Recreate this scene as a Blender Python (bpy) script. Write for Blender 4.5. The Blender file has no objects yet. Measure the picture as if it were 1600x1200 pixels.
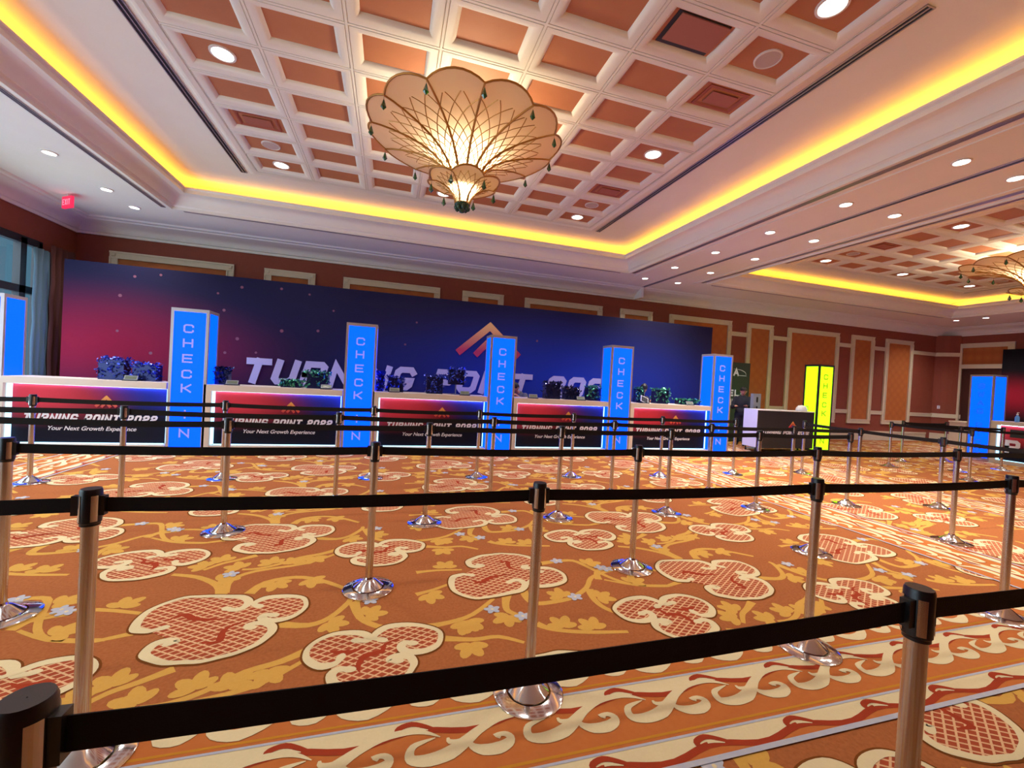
import bpy, bmesh, math, random
from mathutils import Vector, Matrix
from mathutils.geometry import tessellate_polygon
PI = math.pi
S = bpy.context.scene
COL = S.collection
random.seed(7)

# ---------------------------------------------------------------- camera, world, exposure
CAM_F, CAM_YAW, CAM_PITCH, CAM_ROLL, CAM_H = 658.755, 0.281754, -0.012395, 0.056484, 1.47844
def make_camera():
    cy, sy, cp, sp = math.cos(CAM_YAW), math.sin(CAM_YAW), math.cos(CAM_PITCH), math.sin(CAM_PITCH)
    fwd = Vector((sy*cp, cy*cp, sp)); right = Vector((cy, -sy, 0)); up = right.cross(fwd)
    c, s = math.cos(CAM_ROLL), math.sin(CAM_ROLL)
    r2 = c*right + s*up; u2 = -s*right + c*up
    cam = bpy.data.cameras.new('camera'); o = bpy.data.objects.new('camera', cam); COL.objects.link(o)
    cam.sensor_fit = 'HORIZONTAL'; cam.sensor_width = 36.0; cam.lens = CAM_F*36.0/1600.0
    cam.clip_start = 0.02; cam.clip_end = 200
    m = Matrix((( r2.x, u2.x, -fwd.x, 0), (r2.y, u2.y, -fwd.y, 0), (r2.z, u2.z, -fwd.z, CAM_H), (0, 0, 0, 1)))
    o.matrix_world = m
    S.camera = o
make_camera()
W = bpy.data.worlds.new('dusk'); S.world = W; W.use_nodes = True
def make_sky():
    # dusk sky: dim teal ahead (+Y), unseen bright fill added behind and to the side
    nt = W.node_tree; bg = nt.nodes['Background']
    tc = nt.nodes.new('ShaderNodeTexCoord'); sep = nt.nodes.new('ShaderNodeSeparateXYZ'); nt.links.new(tc.outputs['Generated'], sep.inputs[0])
    mr = nt.nodes.new('ShaderNodeMapRange'); mr.interpolation_type = 'SMOOTHSTEP'; nt.links.new(sep.outputs[1], mr.inputs[0])
    mr.inputs[1].default_value = 0.66; mr.inputs[2].default_value = 0.25; mr.inputs[3].default_value = 0.0; mr.inputs[4].default_value = 1.0
    mx = nt.nodes.new('ShaderNodeMix'); mx.data_type = 'RGBA'; nt.links.new(mr.outputs[0], mx.inputs[0])
    mx.inputs[6].default_value = (0.07, 0.17, 0.25, 1); mx.inputs[7].default_value = (SKY_FILL*.72, SKY_FILL*.98, SKY_FILL*1.14, 1)
    nt.links.new(mx.outputs[2], bg.inputs[0])
SKY_FILL = 4.0
make_sky()
S.view_settings.view_transform = 'Standard'; S.view_settings.look = 'None'
S.view_settings.exposure = 0.15; S.view_settings.gamma = 1.0; S.view_settings.use_curve_mapping = False
S.cycles.caustics_reflective = False; S.cycles.caustics_refractive = False
S.cycles.sample_clamp_indirect = 3.0; S.cycles.max_bounces = 8; S.cycles.diffuse_bounces = 5
S.cycles.use_denoising = True
# lamp strengths
W_DOWN, W_COVE, W_CHAND = 21.0, 4.0, 36.0
C_DOWN, C_COVE, C_CHAND = (1.0, 0.95, 0.88), (1.0, 0.43, 0.035), (1.0, 0.84, 0.60)

def area_disk(name, loc, r, power, color, parent=None, spread=120):
    l = bpy.data.lights.new(name, 'AREA'); l.shape = 'DISK'; l.size = 2*r; l.energy = power; l.color = color; l.spread = math.radians(spread)
    o = bpy.data.objects.new(name, l); o.location = loc; COL.objects.link(o)
    if parent: o.parent = parent
    return o

def cove_lamp(name, p0, p1, power_per_m, up):
    # a strip lamp lying in the cove trough from p0 to p1, its face turned along `up`
    p0, p1 = Vector(p0), Vector(p1); d = p1-p0; L = d.length
    l = bpy.data.lights.new(name, 'AREA'); l.shape = 'RECTANGLE'; l.size = L; l.size_y = 0.05; l.energy = power_per_m*L; l.color = C_COVE
    o = bpy.data.objects.new(name, l); COL.objects.link(o)
    z = -Vector(up).normalized(); x = d.normalized(); y = z.cross(x)
    m = Matrix((x, y, z)).transposed().to_4x4(); m.translation = (p0+p1)/2
    o.matrix_world = m
    return o

# ---------------------------------------------------------------- helpers
def lin(r, g, b):
    f = lambda c: (c/255/12.92) if c/255 <= 0.04045 else ((c/255+0.055)/1.055)**2.4
    return (f(r), f(g), f(b), 1)

def mat(name, col, rough=0.6, metal=0.0, noise=None, nscale=20.0, bump=0.0, spec=0.5, emit=None, estr=1.0, trans=0.0, alpha=1.0):
    m = bpy.data.materials.new(name); m.use_nodes = True; nt = m.node_tree; b = nt.nodes['Principled BSDF']
    b.inputs['Base Color'].default_value = col; b.inputs['Roughness'].default_value = rough; b.inputs['Metallic'].default_value = metal
    b.inputs['Specular IOR Level'].default_value = spec
    if trans: b.inputs['Transmission Weight'].default_value = trans
    if alpha < 1: b.inputs['Alpha'].default_value = alpha
    if emit: b.inputs['Emission Color'].default_value = emit; b.inputs['Emission Strength'].default_value = estr
    tc = nt.nodes.new('ShaderNodeTexCoord'); nz = nt.nodes.new('ShaderNodeTexNoise'); nz.inputs['Scale'].default_value = nscale
    nz.inputs['Detail'].default_value = 4
    nt.links.new(tc.outputs['Object'], nz.inputs['Vector'])
    if noise is not None:
        mx = nt.nodes.new('ShaderNodeMix'); mx.data_type = 'RGBA'
        mx.inputs[6].default_value = col; mx.inputs[7].default_value = noise
        nt.links.new(nz.outputs['Fac'], mx.inputs[0]); nt.links.new(mx.outputs[2], b.inputs['Base Color'])
    if bump:
        bp = nt.nodes.new('ShaderNodeBump'); bp.inputs['Strength'].default_value = bump; bp.inputs['Distance'].default_value = 0.01
        nt.links.new(nz.outputs['Fac'], bp.inputs['Height']); nt.links.new(bp.outputs['Normal'], b.inputs['Normal'])
    return m

class MB:
    def __init__(s): s.v, s.f, s.m = [], [], []
    def vert(s, p): s.v.append(tuple(p)); return len(s.v)-1
    def face(s, idx, mi=0): s.f.append(tuple(idx)); s.m.append(mi)
    def quad(s, a, b, c, d, mi=0): s.face([s.vert(a), s.vert(b), s.vert(c), s.vert(d)], mi)
    def box(s, x0, x1, y0, y1, z0, z1, mi=0):
        i = [s.vert(p) for p in ((x0,y0,z0),(x1,y0,z0),(x1,y1,z0),(x0,y1,z0),(x0,y0,z1),(x1,y0,z1),(x1,y1,z1),(x0,y1,z1))]
        for q in ((0,3,2,1),(4,5,6,7),(0,1,5,4),(1,2,6,5),(2,3,7,6),(3,0,4,7)): s.face([i[k] for k in q], mi)
    def poly(s, pts, z=None, mi=0):
        P = [Vector((p[0], p[1], z if z is not None else p[2])) for p in pts]
        for t in tessellate_polygon([P]):
            a, b, c = (P[k] for k in t)
            if (b-a).cross(c-a).z < 0: b, c = c, b
            s.face([s.vert(a), s.vert(b), s.vert(c)], mi)
    def lathe(s, prof, n=24, c=(0, 0), mi=0, cap=False, smooth=True):
        rows = []
        for r, z in prof:
            rows.append([s.vert((c[0]+r*math.cos(2*PI*k/n), c[1]+r*math.sin(2*PI*k/n), z)) for k in range(n)])
        for a, b in zip(rows, rows[1:]):
            for k in range(n): s.face((a[k], a[(k+1) % n], b[(k+1) % n], b[k]), mi)
        if cap: s.face(rows[-1], mi); s.face(rows[0][::-1], mi)
    def tube(s, pts, r, n=6, mi=0, radii=None):
        pts = [Vector(p) for p in pts]; rows = []; up = Vector((0.13, 0.21, 1)).normalized()
        for i, p in enumerate(pts):
            t = (pts[min(i+1, len(pts)-1)]-pts[max(i-1, 0)]).normalized()
            if abs(t.dot(up)) > 0.97: u = Vector((1, 0.1, 0))
            else: u = up
            a = t.cross(u).normalized(); b = t.cross(a)
            rr = radii[i] if radii else r
            rows.append([s.vert(p+a*rr*math.cos(2*PI*k/n)+b*rr*math.sin(2*PI*k/n)) for k in range(n)])
        for a, b in zip(rows, rows[1:]):
            for k in range(n): s.face((a[k], a[(k+1) % n], b[(k+1) % n], b[k]), mi)
        s.face(rows[0], mi); s.face(rows[-1][::-1], mi)
    def sweep_rect(s, prof, x0, x1, y0, y1, mi=0):
        # prof: (inset, z) rings along a rectangle, mitred at the corners
        rows = []
        for d, z in prof:
            rows.append([s.vert(p) for p in ((x0+d, y0+d, z), (x1-d, y0+d, z), (x1-d, y1-d, z), (x0+d, y1-d, z))])
        for a, b in zip(rows, rows[1:]):
            for k in range(4): s.face((a[k], a[(k+1) % 4], b[(k+1) % 4], b[k]), mi)
    def build(s, name, mats, parent=None, loc=None, smooth=False, kind=None, rot=None):
        me = bpy.data.meshes.new(name); me.from_pydata(s.v, [], s.f)
        for m in (mats if isinstance(mats, (list, tuple)) else [mats]): me.materials.append(m)
        me.polygons.foreach_set('material_index', s.m)
        if smooth: me.polygons.foreach_set('use_smooth', [True]*len(s.f))
        me.update()
        if smooth and smooth != 'all':
            try: me.set_sharp_from_angle(angle=math.radians(smooth if smooth is not True else 40))
            except Exception: pass
        o = bpy.data.objects.new(name, me); COL.objects.link(o)
        if parent: o.parent = parent
        if loc: o.location = loc
        if rot: o.rotation_euler = rot
        if kind: o['kind'] = kind
        return o

def thing(name, label, cat, loc=(0, 0, 0), rotz=0.0, group=None):
    o = bpy.data.objects.new(name, None); COL.objects.link(o); o.empty_display_size = 0.1
    o.location = loc; o.rotation_euler = (0, 0, rotz)
    tag(o, label, cat, group); return o
def tag(o, label, cat, group=None):
    o['label'] = label; o['category'] = cat; o['kind'] = 'thing'
    if group: o['group'] = group
def dup(root, loc, label, rotz=None, group=None):
    r = root.copy(); COL.objects.link(r); r.location = loc; r['label'] = label
    if rotz is not None: r.rotation_euler = (0, 0, rotz)
    if group: r['group'] = group
    for ch in list(root.children):
        c = ch.copy(); COL.objects.link(c); c.parent = r
        for g in list(ch.children):
            d = g.copy(); COL.objects.link(d); d.parent = c
    return r

def smooth_path(pts, sub=3, closed=False):
    P = [Vector((p[0], p[1], 0)) for p in pts]; n = len(P); out = []
    rng = range(n if closed else n-1)
    for i in rng:
        p0 = P[(i-1) % n] if closed or i > 0 else P[0]; p1 = P[i % n]; p2 = P[(i+1) % n]
        p3 = P[(i+2) % n] if closed or i+2 < n else P[n-1]
        for k in range(sub):
            t = k/sub
            out.append(0.5*((2*p1)+(p2-p0)*t+(2*p0-5*p1+4*p2-p3)*t*t+(3*p1-p0-3*p2+p3)*t**3))
    if not closed: out.append(P[-1])
    return out
def stroke_edges(path, widths):
    # left/right offsets of a 2-D polyline with a width at each point (mitred)
    L, R = [], []; n = len(path)
    for i, p in enumerate(path):
        a = path[max(i-1, 0)]; b = path[min(i+1, n-1)]
        d1 = (p-a); d2 = (b-p)
        if d1.length < 1e-9: d1 = d2
        if d2.length < 1e-9: d2 = d1
        d1 = d1.normalized(); d2 = d2.normalized(); t = d1+d2
        if t.length < 1e-6: t = d2
        t = t.normalized(); nrm = Vector((-t.y, t.x, 0)); c = max(0.45, abs(nrm.dot(Vector((-d2.y, d2.x, 0)))))
        w = widths[i]/2/c
        L.append(p+nrm*w); R.append(p-nrm*w)
    return L, R
def lerp_list(vals, n):
    out = []
    for i in range(n):
        t = i/(n-1)*(len(vals)-1); k = min(int(t), len(vals)-2); out.append(vals[k]+(vals[k+1]-vals[k])*(t-k))
    return out

# ---------------------------------------------------------------- stroke lettering
GL = {
 'C': [[(1,.76),(1,.85),(.82,1),(.18,1),(0,.85),(0,.15),(.18,0),(.82,0),(1,.15),(1,.24)]],
 'H': [[(0,0),(0,1)],[(1,0),(1,1)],[(0,.5),(1,.5)]],
 'E': [[(1,1),(0,1),(0,0),(1,0)],[(0,.5),(.88,.5)]],
 'K': [[(0,0),(0,1)],[(1,1),(.3,.5),(0,.5)],[(.3,.5),(1,0)]],
 'I': [[(.5,0),(.5,1)]],
 'N': [[(0,0),(0,1),(1,0),(1,1)]],
 'T': [[(0,1),(1,1)],[(.5,1),(.5,0)]],
 'U': [[(0,1),(0,.15),(.18,0),(.82,0),(1,.15),(1,1)]],
 'R': [[(0,0),(0,1),(.82,1),(1,.87),(1,.6),(.82,.45),(0,.45)],[(.5,.45),(1,0)]],
 'G': [[(1,.85),(.84,1),(.16,1),(0,.86),(0,.14),(.16,0),(.84,0),(1,.14),(1,.38),(.58,.38)]],
 'P': [[(0,0),(0,1),(.82,1),(1,.85),(1,.55),(.82,.4),(0,.4)]],
 'O': [[(.5,1),(.18,1),(0,.85),(0,.15),(.18,0),(.82,0),(1,.15),(1,.85),(.82,1),(.5,1)]],
 '0': [[(.5,1),(.18,1),(0,.85),(0,.15),(.18,0),(.82,0),(1,.15),(1,.85),(.82,1),(.5,1)]],
 '2': [[(0,.76),(0,.86),(.18,1),(.82,1),(1,.86),(1,.64),(.85,.52),(.15,.44),(0,.3),(0,0),(1,0)]],
 'S': [[(1,.78),(1,.86),(.82,1),(.18,1),(0,.86),(0,.64),(.18,.5),(.82,.5),(1,.36),(1,.14),(.82,0),(.18,0),(0,.14),(0,.22)]],
 'W': [[(0,1),(.22,0),(.5,.85),(.78,0),(1,1)]],
 'A': [[(0,0),(.5,1),(1,0)],[(.2,.33),(.8,.33)]],
 'L': [[(0,1),(0,0),(1,0)]],
 'F': [[(1,1),(0,1),(0,0)],[(0,.5),(.88,.5)]],
}
def put_glyph(mb, ch, x, z, w, h, th, depth, shear=0.0, y=0.0, mi=0):
    # glyph in the XZ plane facing -Y; (x, z) lower-left of the ink box
    if ch == 'I': x -= 0.0
    for si, st in enumerate(GL[ch]):
        pts = []
        for (u, v) in st:
            zz = th/2+v*(h-th); xx = th/2+u*(w-th)
            pts.append(Vector((x+xx+shear*zz, z+zz, 0)))
        L, R = stroke_edges(pts, [th]*len(pts))
        # square caps
        if st[0] != st[-1]:
            d = (pts[0]-pts[1]).normalized()*th/2; L[0] = L[0]+d; R[0] = R[0]+d
            d = (pts[-1]-pts[-2]).normalized()*th/2; L[-1] = L[-1]+d; R[-1] = R[-1]+d
        y0, y1 = y-depth-si*.0008, y
        f = [(p.x, y0, p.y) for p in L]; g = [(p.x, y0, p.y) for p in R]
        fb = [(p.x, y1, p.y) for p in L]; gb = [(p.x, y1, p.y) for p in R]
        for i in range(len(f)-1):
            mb.quad(g[i], g[i+1], f[i+1], f[i], mi)
            mb.quad(f[i], f[i+1], fb[i+1], fb[i], mi)
            mb.quad(gb[i], gb[i+1], g[i+1], g[i], mi)
        mb.quad(g[0], f[0], fb[0], gb[0], mi); mb.quad(f[-1], g[-1], gb[-1], fb[-1], mi)
def put_word(mb, text, x, z, total, h, th, depth, shear=0.0, y=0.0, gap=0.22, mi=0):
    # widths in glyph units; scaled so that the word spans `total`
    units = [(0.62 if c == ' ' else (th/h*1.15 if c == 'I' else (1.15 if c == 'W' else 1.0))) for c in text]
    u = (total-shear*h)/(sum(units)+gap*(len(text)-1)); cx = x
    for c, k in zip(text, units):
        if c != ' ': put_glyph(mb, c, cx, z, k*u, h, th, depth, shear, y, mi)
        cx += (k+gap)*u
def letter_parts(text, m, parent, x, z, total, h, th, depth, shear, y, gap):
    units = [(0.62 if c == ' ' else (th/h*1.15 if c == 'I' else 1.0)) for c in text]
    u = (total-shear*h)/(sum(units)+gap*(len(text)-1)); cx = x
    for c, k in zip(text, units):
        if c != ' ': a = MB(); put_glyph(a, c, cx, z, k*u, h, th, depth, shear, y); a.build('letter', m, parent)
        cx += (k+gap)*u
def font_word(name, text, m, parent, x, y, z, width, shear=0.25, bold=0.0, depth=0.004):
    cu = bpy.data.curves.new(name, 'FONT'); cu.body = text; cu.size = 1; cu.shear = shear; cu.offset = bold; cu.extrude = 0.01
    o = bpy.data.objects.new(name, cu); COL.objects.link(o)
    dg = bpy.context.evaluated_depsgraph_get(); dg.update()
    me = bpy.data.meshes.new_from_object(o.evaluated_get(dg)); bpy.data.objects.remove(o)
    xs = [v.co.x for v in me.vertices]; s = width/(max(xs)-min(xs)); x0 = min(xs)
    for v in me.vertices:
        c = v.co.copy(); v.co = (x+(c.x-x0)*s, y-(c.z+0.01)/0.02*depth, z+c.y*s)
    me.materials.clear(); me.materials.append(m); me.name = name
    r = bpy.data.objects.new(name, me); COL.objects.link(r)
    if parent: r.parent = parent
    return r

# ---------------------------------------------------------------- materials
M = {}
M['plaster'] = mat('plaster', lin(242, 238, 226), 0.7, noise=lin(236, 232, 219), nscale=3)
M['cream'] = mat('cream_paint', lin(222, 210, 180), 0.5, noise=lin(212, 200, 170), nscale=8)
M['terracotta'] = mat('terracotta_panel', lin(190, 124, 84), 0.7, noise=lin(178, 112, 74), nscale=5)
M['wallpaper'] = mat('red_wallpaper', lin(140, 70, 50), 0.75, noise=lin(130, 61, 43), nscale=6)
M['slot_black'] = mat('slot_black', lin(38, 34, 36), 0.6)
M['dark'] = mat('dark_metal', lin(30, 30, 38), 0.5)
M['white_lens'] = mat('lamp_lens', (1, 1, 1, 1), 0.5, emit=(1.0, 0.95, 0.88, 1), estr=9.0)
M['white_ring'] = mat('white_ring', lin(230, 222, 215), 0.5)
M['chrome'] = mat('chrome', (0.72, 0.71, 0.72, 1), 0.10, 1.0)
M['steel'] = mat('brushed_steel', (0.60, 0.56, 0.54, 1), 0.22, 1.0)
M['black_plastic'] = mat('black_plastic', lin(22, 19, 20), 0.35)
M['belt'] = mat('black_webbing', lin(24, 19, 20), 0.7, spec=0.2, bump=0.2, nscale=300)
M['letters'] = mat('white_letter', lin(228, 224, 232), 0.5)
M['gold'] = mat('gold', lin(176, 128, 60), 0.35, 0.6)
M['green_glass'] = mat('green_crystal', lin(20, 84, 50), 0.08, 0.0, spec=1.0)
M['laminate'] = mat('counter_laminate', lin(214, 200, 190), 0.45, noise=lin(206, 192, 180), nscale=4)
M['led_bright'] = mat('led_strip_hidden', (0.6, 0.85, 1, 1), 0.5, emit=(0.55, 0.75, 1.0, 1), estr=14.0)
M['led'] = mat('led_strip', (0.6, 0.85, 1, 1), 0.5, emit=(0.34, 0.72, 1.0, 1), estr=2.0)
M['blue_panel'] = mat('lit_blue_panel', lin(0, 24, 90), 0.6, spec=0.1, emit=(0.0, 0.155, 3.4, 1), estr=1.0)
M['yellow_panel'] = mat('lit_yellow_panel', lin(160, 170, 0), 0.4, emit=(0.72, 1.9, 0.01, 1), estr=1.0)
M['frame_alu'] = mat('aluminium_frame', lin(176, 166, 172), 0.35, 0.5)
M['letter_lav'] = mat('lavender_letter', lin(120, 110, 200), 0.5, emit=(0.20, 0.20, 0.72, 1), estr=0.85)
M['letter_olive'] = mat('olive_letter', lin(120, 130, 20), 0.5, emit=(0.17, 0.21, 0.0, 1), estr=0.8)
M['letter_teal'] = mat('dim_blue_letter', lin(20, 90, 190), 0.5, emit=(0.0, 0.085, 0.42, 1), estr=1.0)
M['exit_red'] = mat('exit_red', lin(160, 10, 30), 0.4, emit=(0.9, 0.02, 0.09, 1), estr=1.0)
M['exit_letter'] = mat('exit_letter', lin(255, 150, 170), 0.4, emit=(1.0, 0.22, 0.3, 1), estr=1.0)
M['skin'] = mat('skin', lin(186, 128, 104), 0.5)
M['hair'] = mat('dark_hair', lin(24, 20, 22), 0.5)
M['cloth_black'] = mat('black_cloth', lin(26, 26, 34), 0.8)
M['cloth_grey'] = mat('grey_cloth', lin(88, 88, 96), 0.8)
M['foil_blue'] = mat('blue_foil', lin(60, 78, 190), 0.22, 0.6)
M['foil_navy'] = mat('navy_foil', lin(40, 44, 90), 0.22, 0.6)
M['foil_green'] = mat('green_foil', lin(70, 150, 126), 0.22, 0.6)
M['screen'] = mat('tablet_screen', lin(90, 96, 80), 0.2, emit=lin(90, 96, 80), estr=0.25)
M['white_plastic'] = mat('white_plastic', lin(232, 232, 236), 0.4)
M['grey_plastic'] = mat('grey_plastic', lin(128, 132, 140), 0.45)
M['door_dark'] = mat('dark_door', lin(62, 26, 22), 0.5)
M['sheer'] = mat('sheer_fabric', lin(84, 112, 124), 0.8)
M['drape'] = mat('brown_drape', lin(92, 50, 42), 0.85)
M['blue_liquid'] = mat('blue_liquid', lin(90, 150, 220), 0.2)

def glass_mat():
    m = bpy.data.materials.new('window_glass'); m.use_nodes = True; nt = m.node_tree; nt.nodes.clear()
    out = nt.nodes.new('ShaderNodeOutputMaterial'); mx = nt.nodes.new('ShaderNodeMixShader'); tr = nt.nodes.new('ShaderNodeBsdfTransparent')
    gl = nt.nodes.new('ShaderNodeBsdfGlossy'); gl.inputs['Roughness'].default_value = 0.05
    mx.inputs[0].default_value = 0.07
    nt.links.new(tr.outputs[0], mx.inputs[1]); nt.links.new(gl.outputs[0], mx.inputs[2]); nt.links.new(mx.outputs[0], out.inputs[0])
    return m
M['glass'] = glass_mat()

def shade_mat():
    m = bpy.data.materials.new('frosted_shade'); m.use_nodes = True; nt = m.node_tree; nt.nodes.clear()
    out = nt.nodes.new('ShaderNodeOutputMaterial'); mx = nt.nodes.new('ShaderNodeMixShader'); mx.inputs[0].default_value = 0.62
    d = nt.nodes.new('ShaderNodeBsdfDiffuse'); t = nt.nodes.new('ShaderNodeBsdfTranslucent')
    d.inputs[0].default_value = lin(232, 216, 192); t.inputs[0].default_value = lin(250, 232, 196)
    nt.links.new(d.outputs[0], mx.inputs[1]); nt.links.new(t.outputs[0], mx.inputs[2]); nt.links.new(mx.outputs[0], out.inputs[0])
    return m
M['shade'] = shade_mat()

def gradient_print(name, w, h, blobs, base, rough=0.45):
    """a printed graphic: soft colour blobs over a base colour, in object space (x across, z up)"""
    m = bpy.data.materials.new(name); m.use_nodes = True; nt = m.node_tree; b = nt.nodes['Principled BSDF']
    b.inputs['Roughness'].default_value = rough
    tc = nt.nodes.new('ShaderNodeTexCoord'); sep = nt.nodes.new('ShaderNodeSeparateXYZ'); nt.links.new(tc.outputs['Object'], sep.inputs[0])
    def math_(op, a, bb):
        n = nt.nodes.new('ShaderNodeMath'); n.operation = op
        for i, q in enumerate((a, bb)):
            if isinstance(q, (int, float)): n.inputs[i].default_value = q
            else: nt.links.new(q, n.inputs[i])
        return n.outputs[0]
    prev = None
    for (cx, cz, rx, rz, c) in blobs:
        dx = math_('DIVIDE', math_('SUBTRACT', sep.outputs[0], cx), rx); dz = math_('DIVIDE', math_('SUBTRACT', sep.outputs[2], cz), rz)
        r = math_('SQRT', math_('ADD', math_('MULTIPLY', dx, dx), math_('MULTIPLY', dz, dz)), 0)
        mr = nt.nodes.new('ShaderNodeMapRange'); mr.interpolation_type = 'SMOOTHSTEP'
        nt.links.new(r, mr.inputs[0]); mr.inputs[1].default_value = 1.0; mr.inputs[2].default_value = 0.0; mr.inputs[3].default_value = 0; mr.inputs[4].default_value = 1
        mx = nt.nodes.new('ShaderNodeMix'); mx.data_type = 'RGBA'
        nt.links.new(mr.outputs[0], mx.inputs[0]); mx.inputs[7].default_value = c
        if prev is None: mx.inputs[6].default_value = base
        else: nt.links.new(prev, mx.inputs[6])
        prev = mx.outputs[2]
    nt.links.new(prev, b.inputs['Base Color']); b.inputs['Specular IOR Level'].default_value = 0.1
    return m
def ramp_mat(name, axis, z0, z1, c0, c1, rough=0.5):
    m = bpy.data.materials.new(name); m.use_nodes = True; nt = m.node_tree; b = nt.nodes['Principled BSDF']; b.inputs['Roughness'].default_value = rough
    tc = nt.nodes.new('ShaderNodeTexCoord'); sep = nt.nodes.new('ShaderNodeSeparateXYZ'); nt.links.new(tc.outputs['Object'], sep.inputs[0])
    mr = nt.nodes.new('ShaderNodeMapRange'); nt.links.new(sep.outputs[axis], mr.inputs[0]); mr.inputs[1].default_value = z0; mr.inputs[2].default_value = z1
    mx = nt.nodes.new('ShaderNodeMix'); mx.data_type = 'RGBA'; mx.inputs[6].default_value = c0; mx.inputs[7].default_value = c1
    nt.links.new(mr.outputs[0], mx.inputs[0]); nt.links.new(mx.outputs[2], b.inputs['Base Color'])
    return m
def damask_mat():
    m = mat('orange_damask', lin(180, 104, 46), 0.7); nt = m.node_tree; b = nt.nodes['Principled BSDF']
    tc = nt.nodes.new('ShaderNodeTexCoord'); mp = nt.nodes.new('ShaderNodeMapping'); mp.inputs['Rotation'].default_value = (0, PI/4, 0); mp.inputs['Scale'].default_value = (3, 3, 3)
    ch = nt.nodes.new('ShaderNodeTexVoronoi'); ch.inputs['Scale'].default_value = 1.4; ch.inputs['Randomness'].default_value = 0.0
    nt.links.new(tc.outputs['Object'], mp.inputs[0]); nt.links.new(mp.outputs[0], ch.inputs['Vector'])
    mx = nt.nodes.new('ShaderNodeMix'); mx.data_type = 'RGBA'; mx.inputs[6].default_value = lin(184, 108, 48); mx.inputs[7].default_value = lin(164, 88, 38)
    nt.links.new(ch.outputs['Distance'], mx.inputs[0]); nt.links.new(mx.outputs[2], b.inputs['Base Color'])
    return m
M['damask'] = damask_mat()

# ---------------------------------------------------------------- room shell
XL, XR, YF, YB = -6.4, 20.4, -2.2, 11.0
ZS, ZLIP, ZU, ZP = 4.3, 4.6, 4.78, 4.805
PERIOD = 12.01
R1 = (-4.08, 5.61, 1.27, 9.39)                                   # soffit opening of the near ceiling tray
R2 = (R1[0]+PERIOD, R1[1]+PERIOD, R1[2], R1[3])

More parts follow.
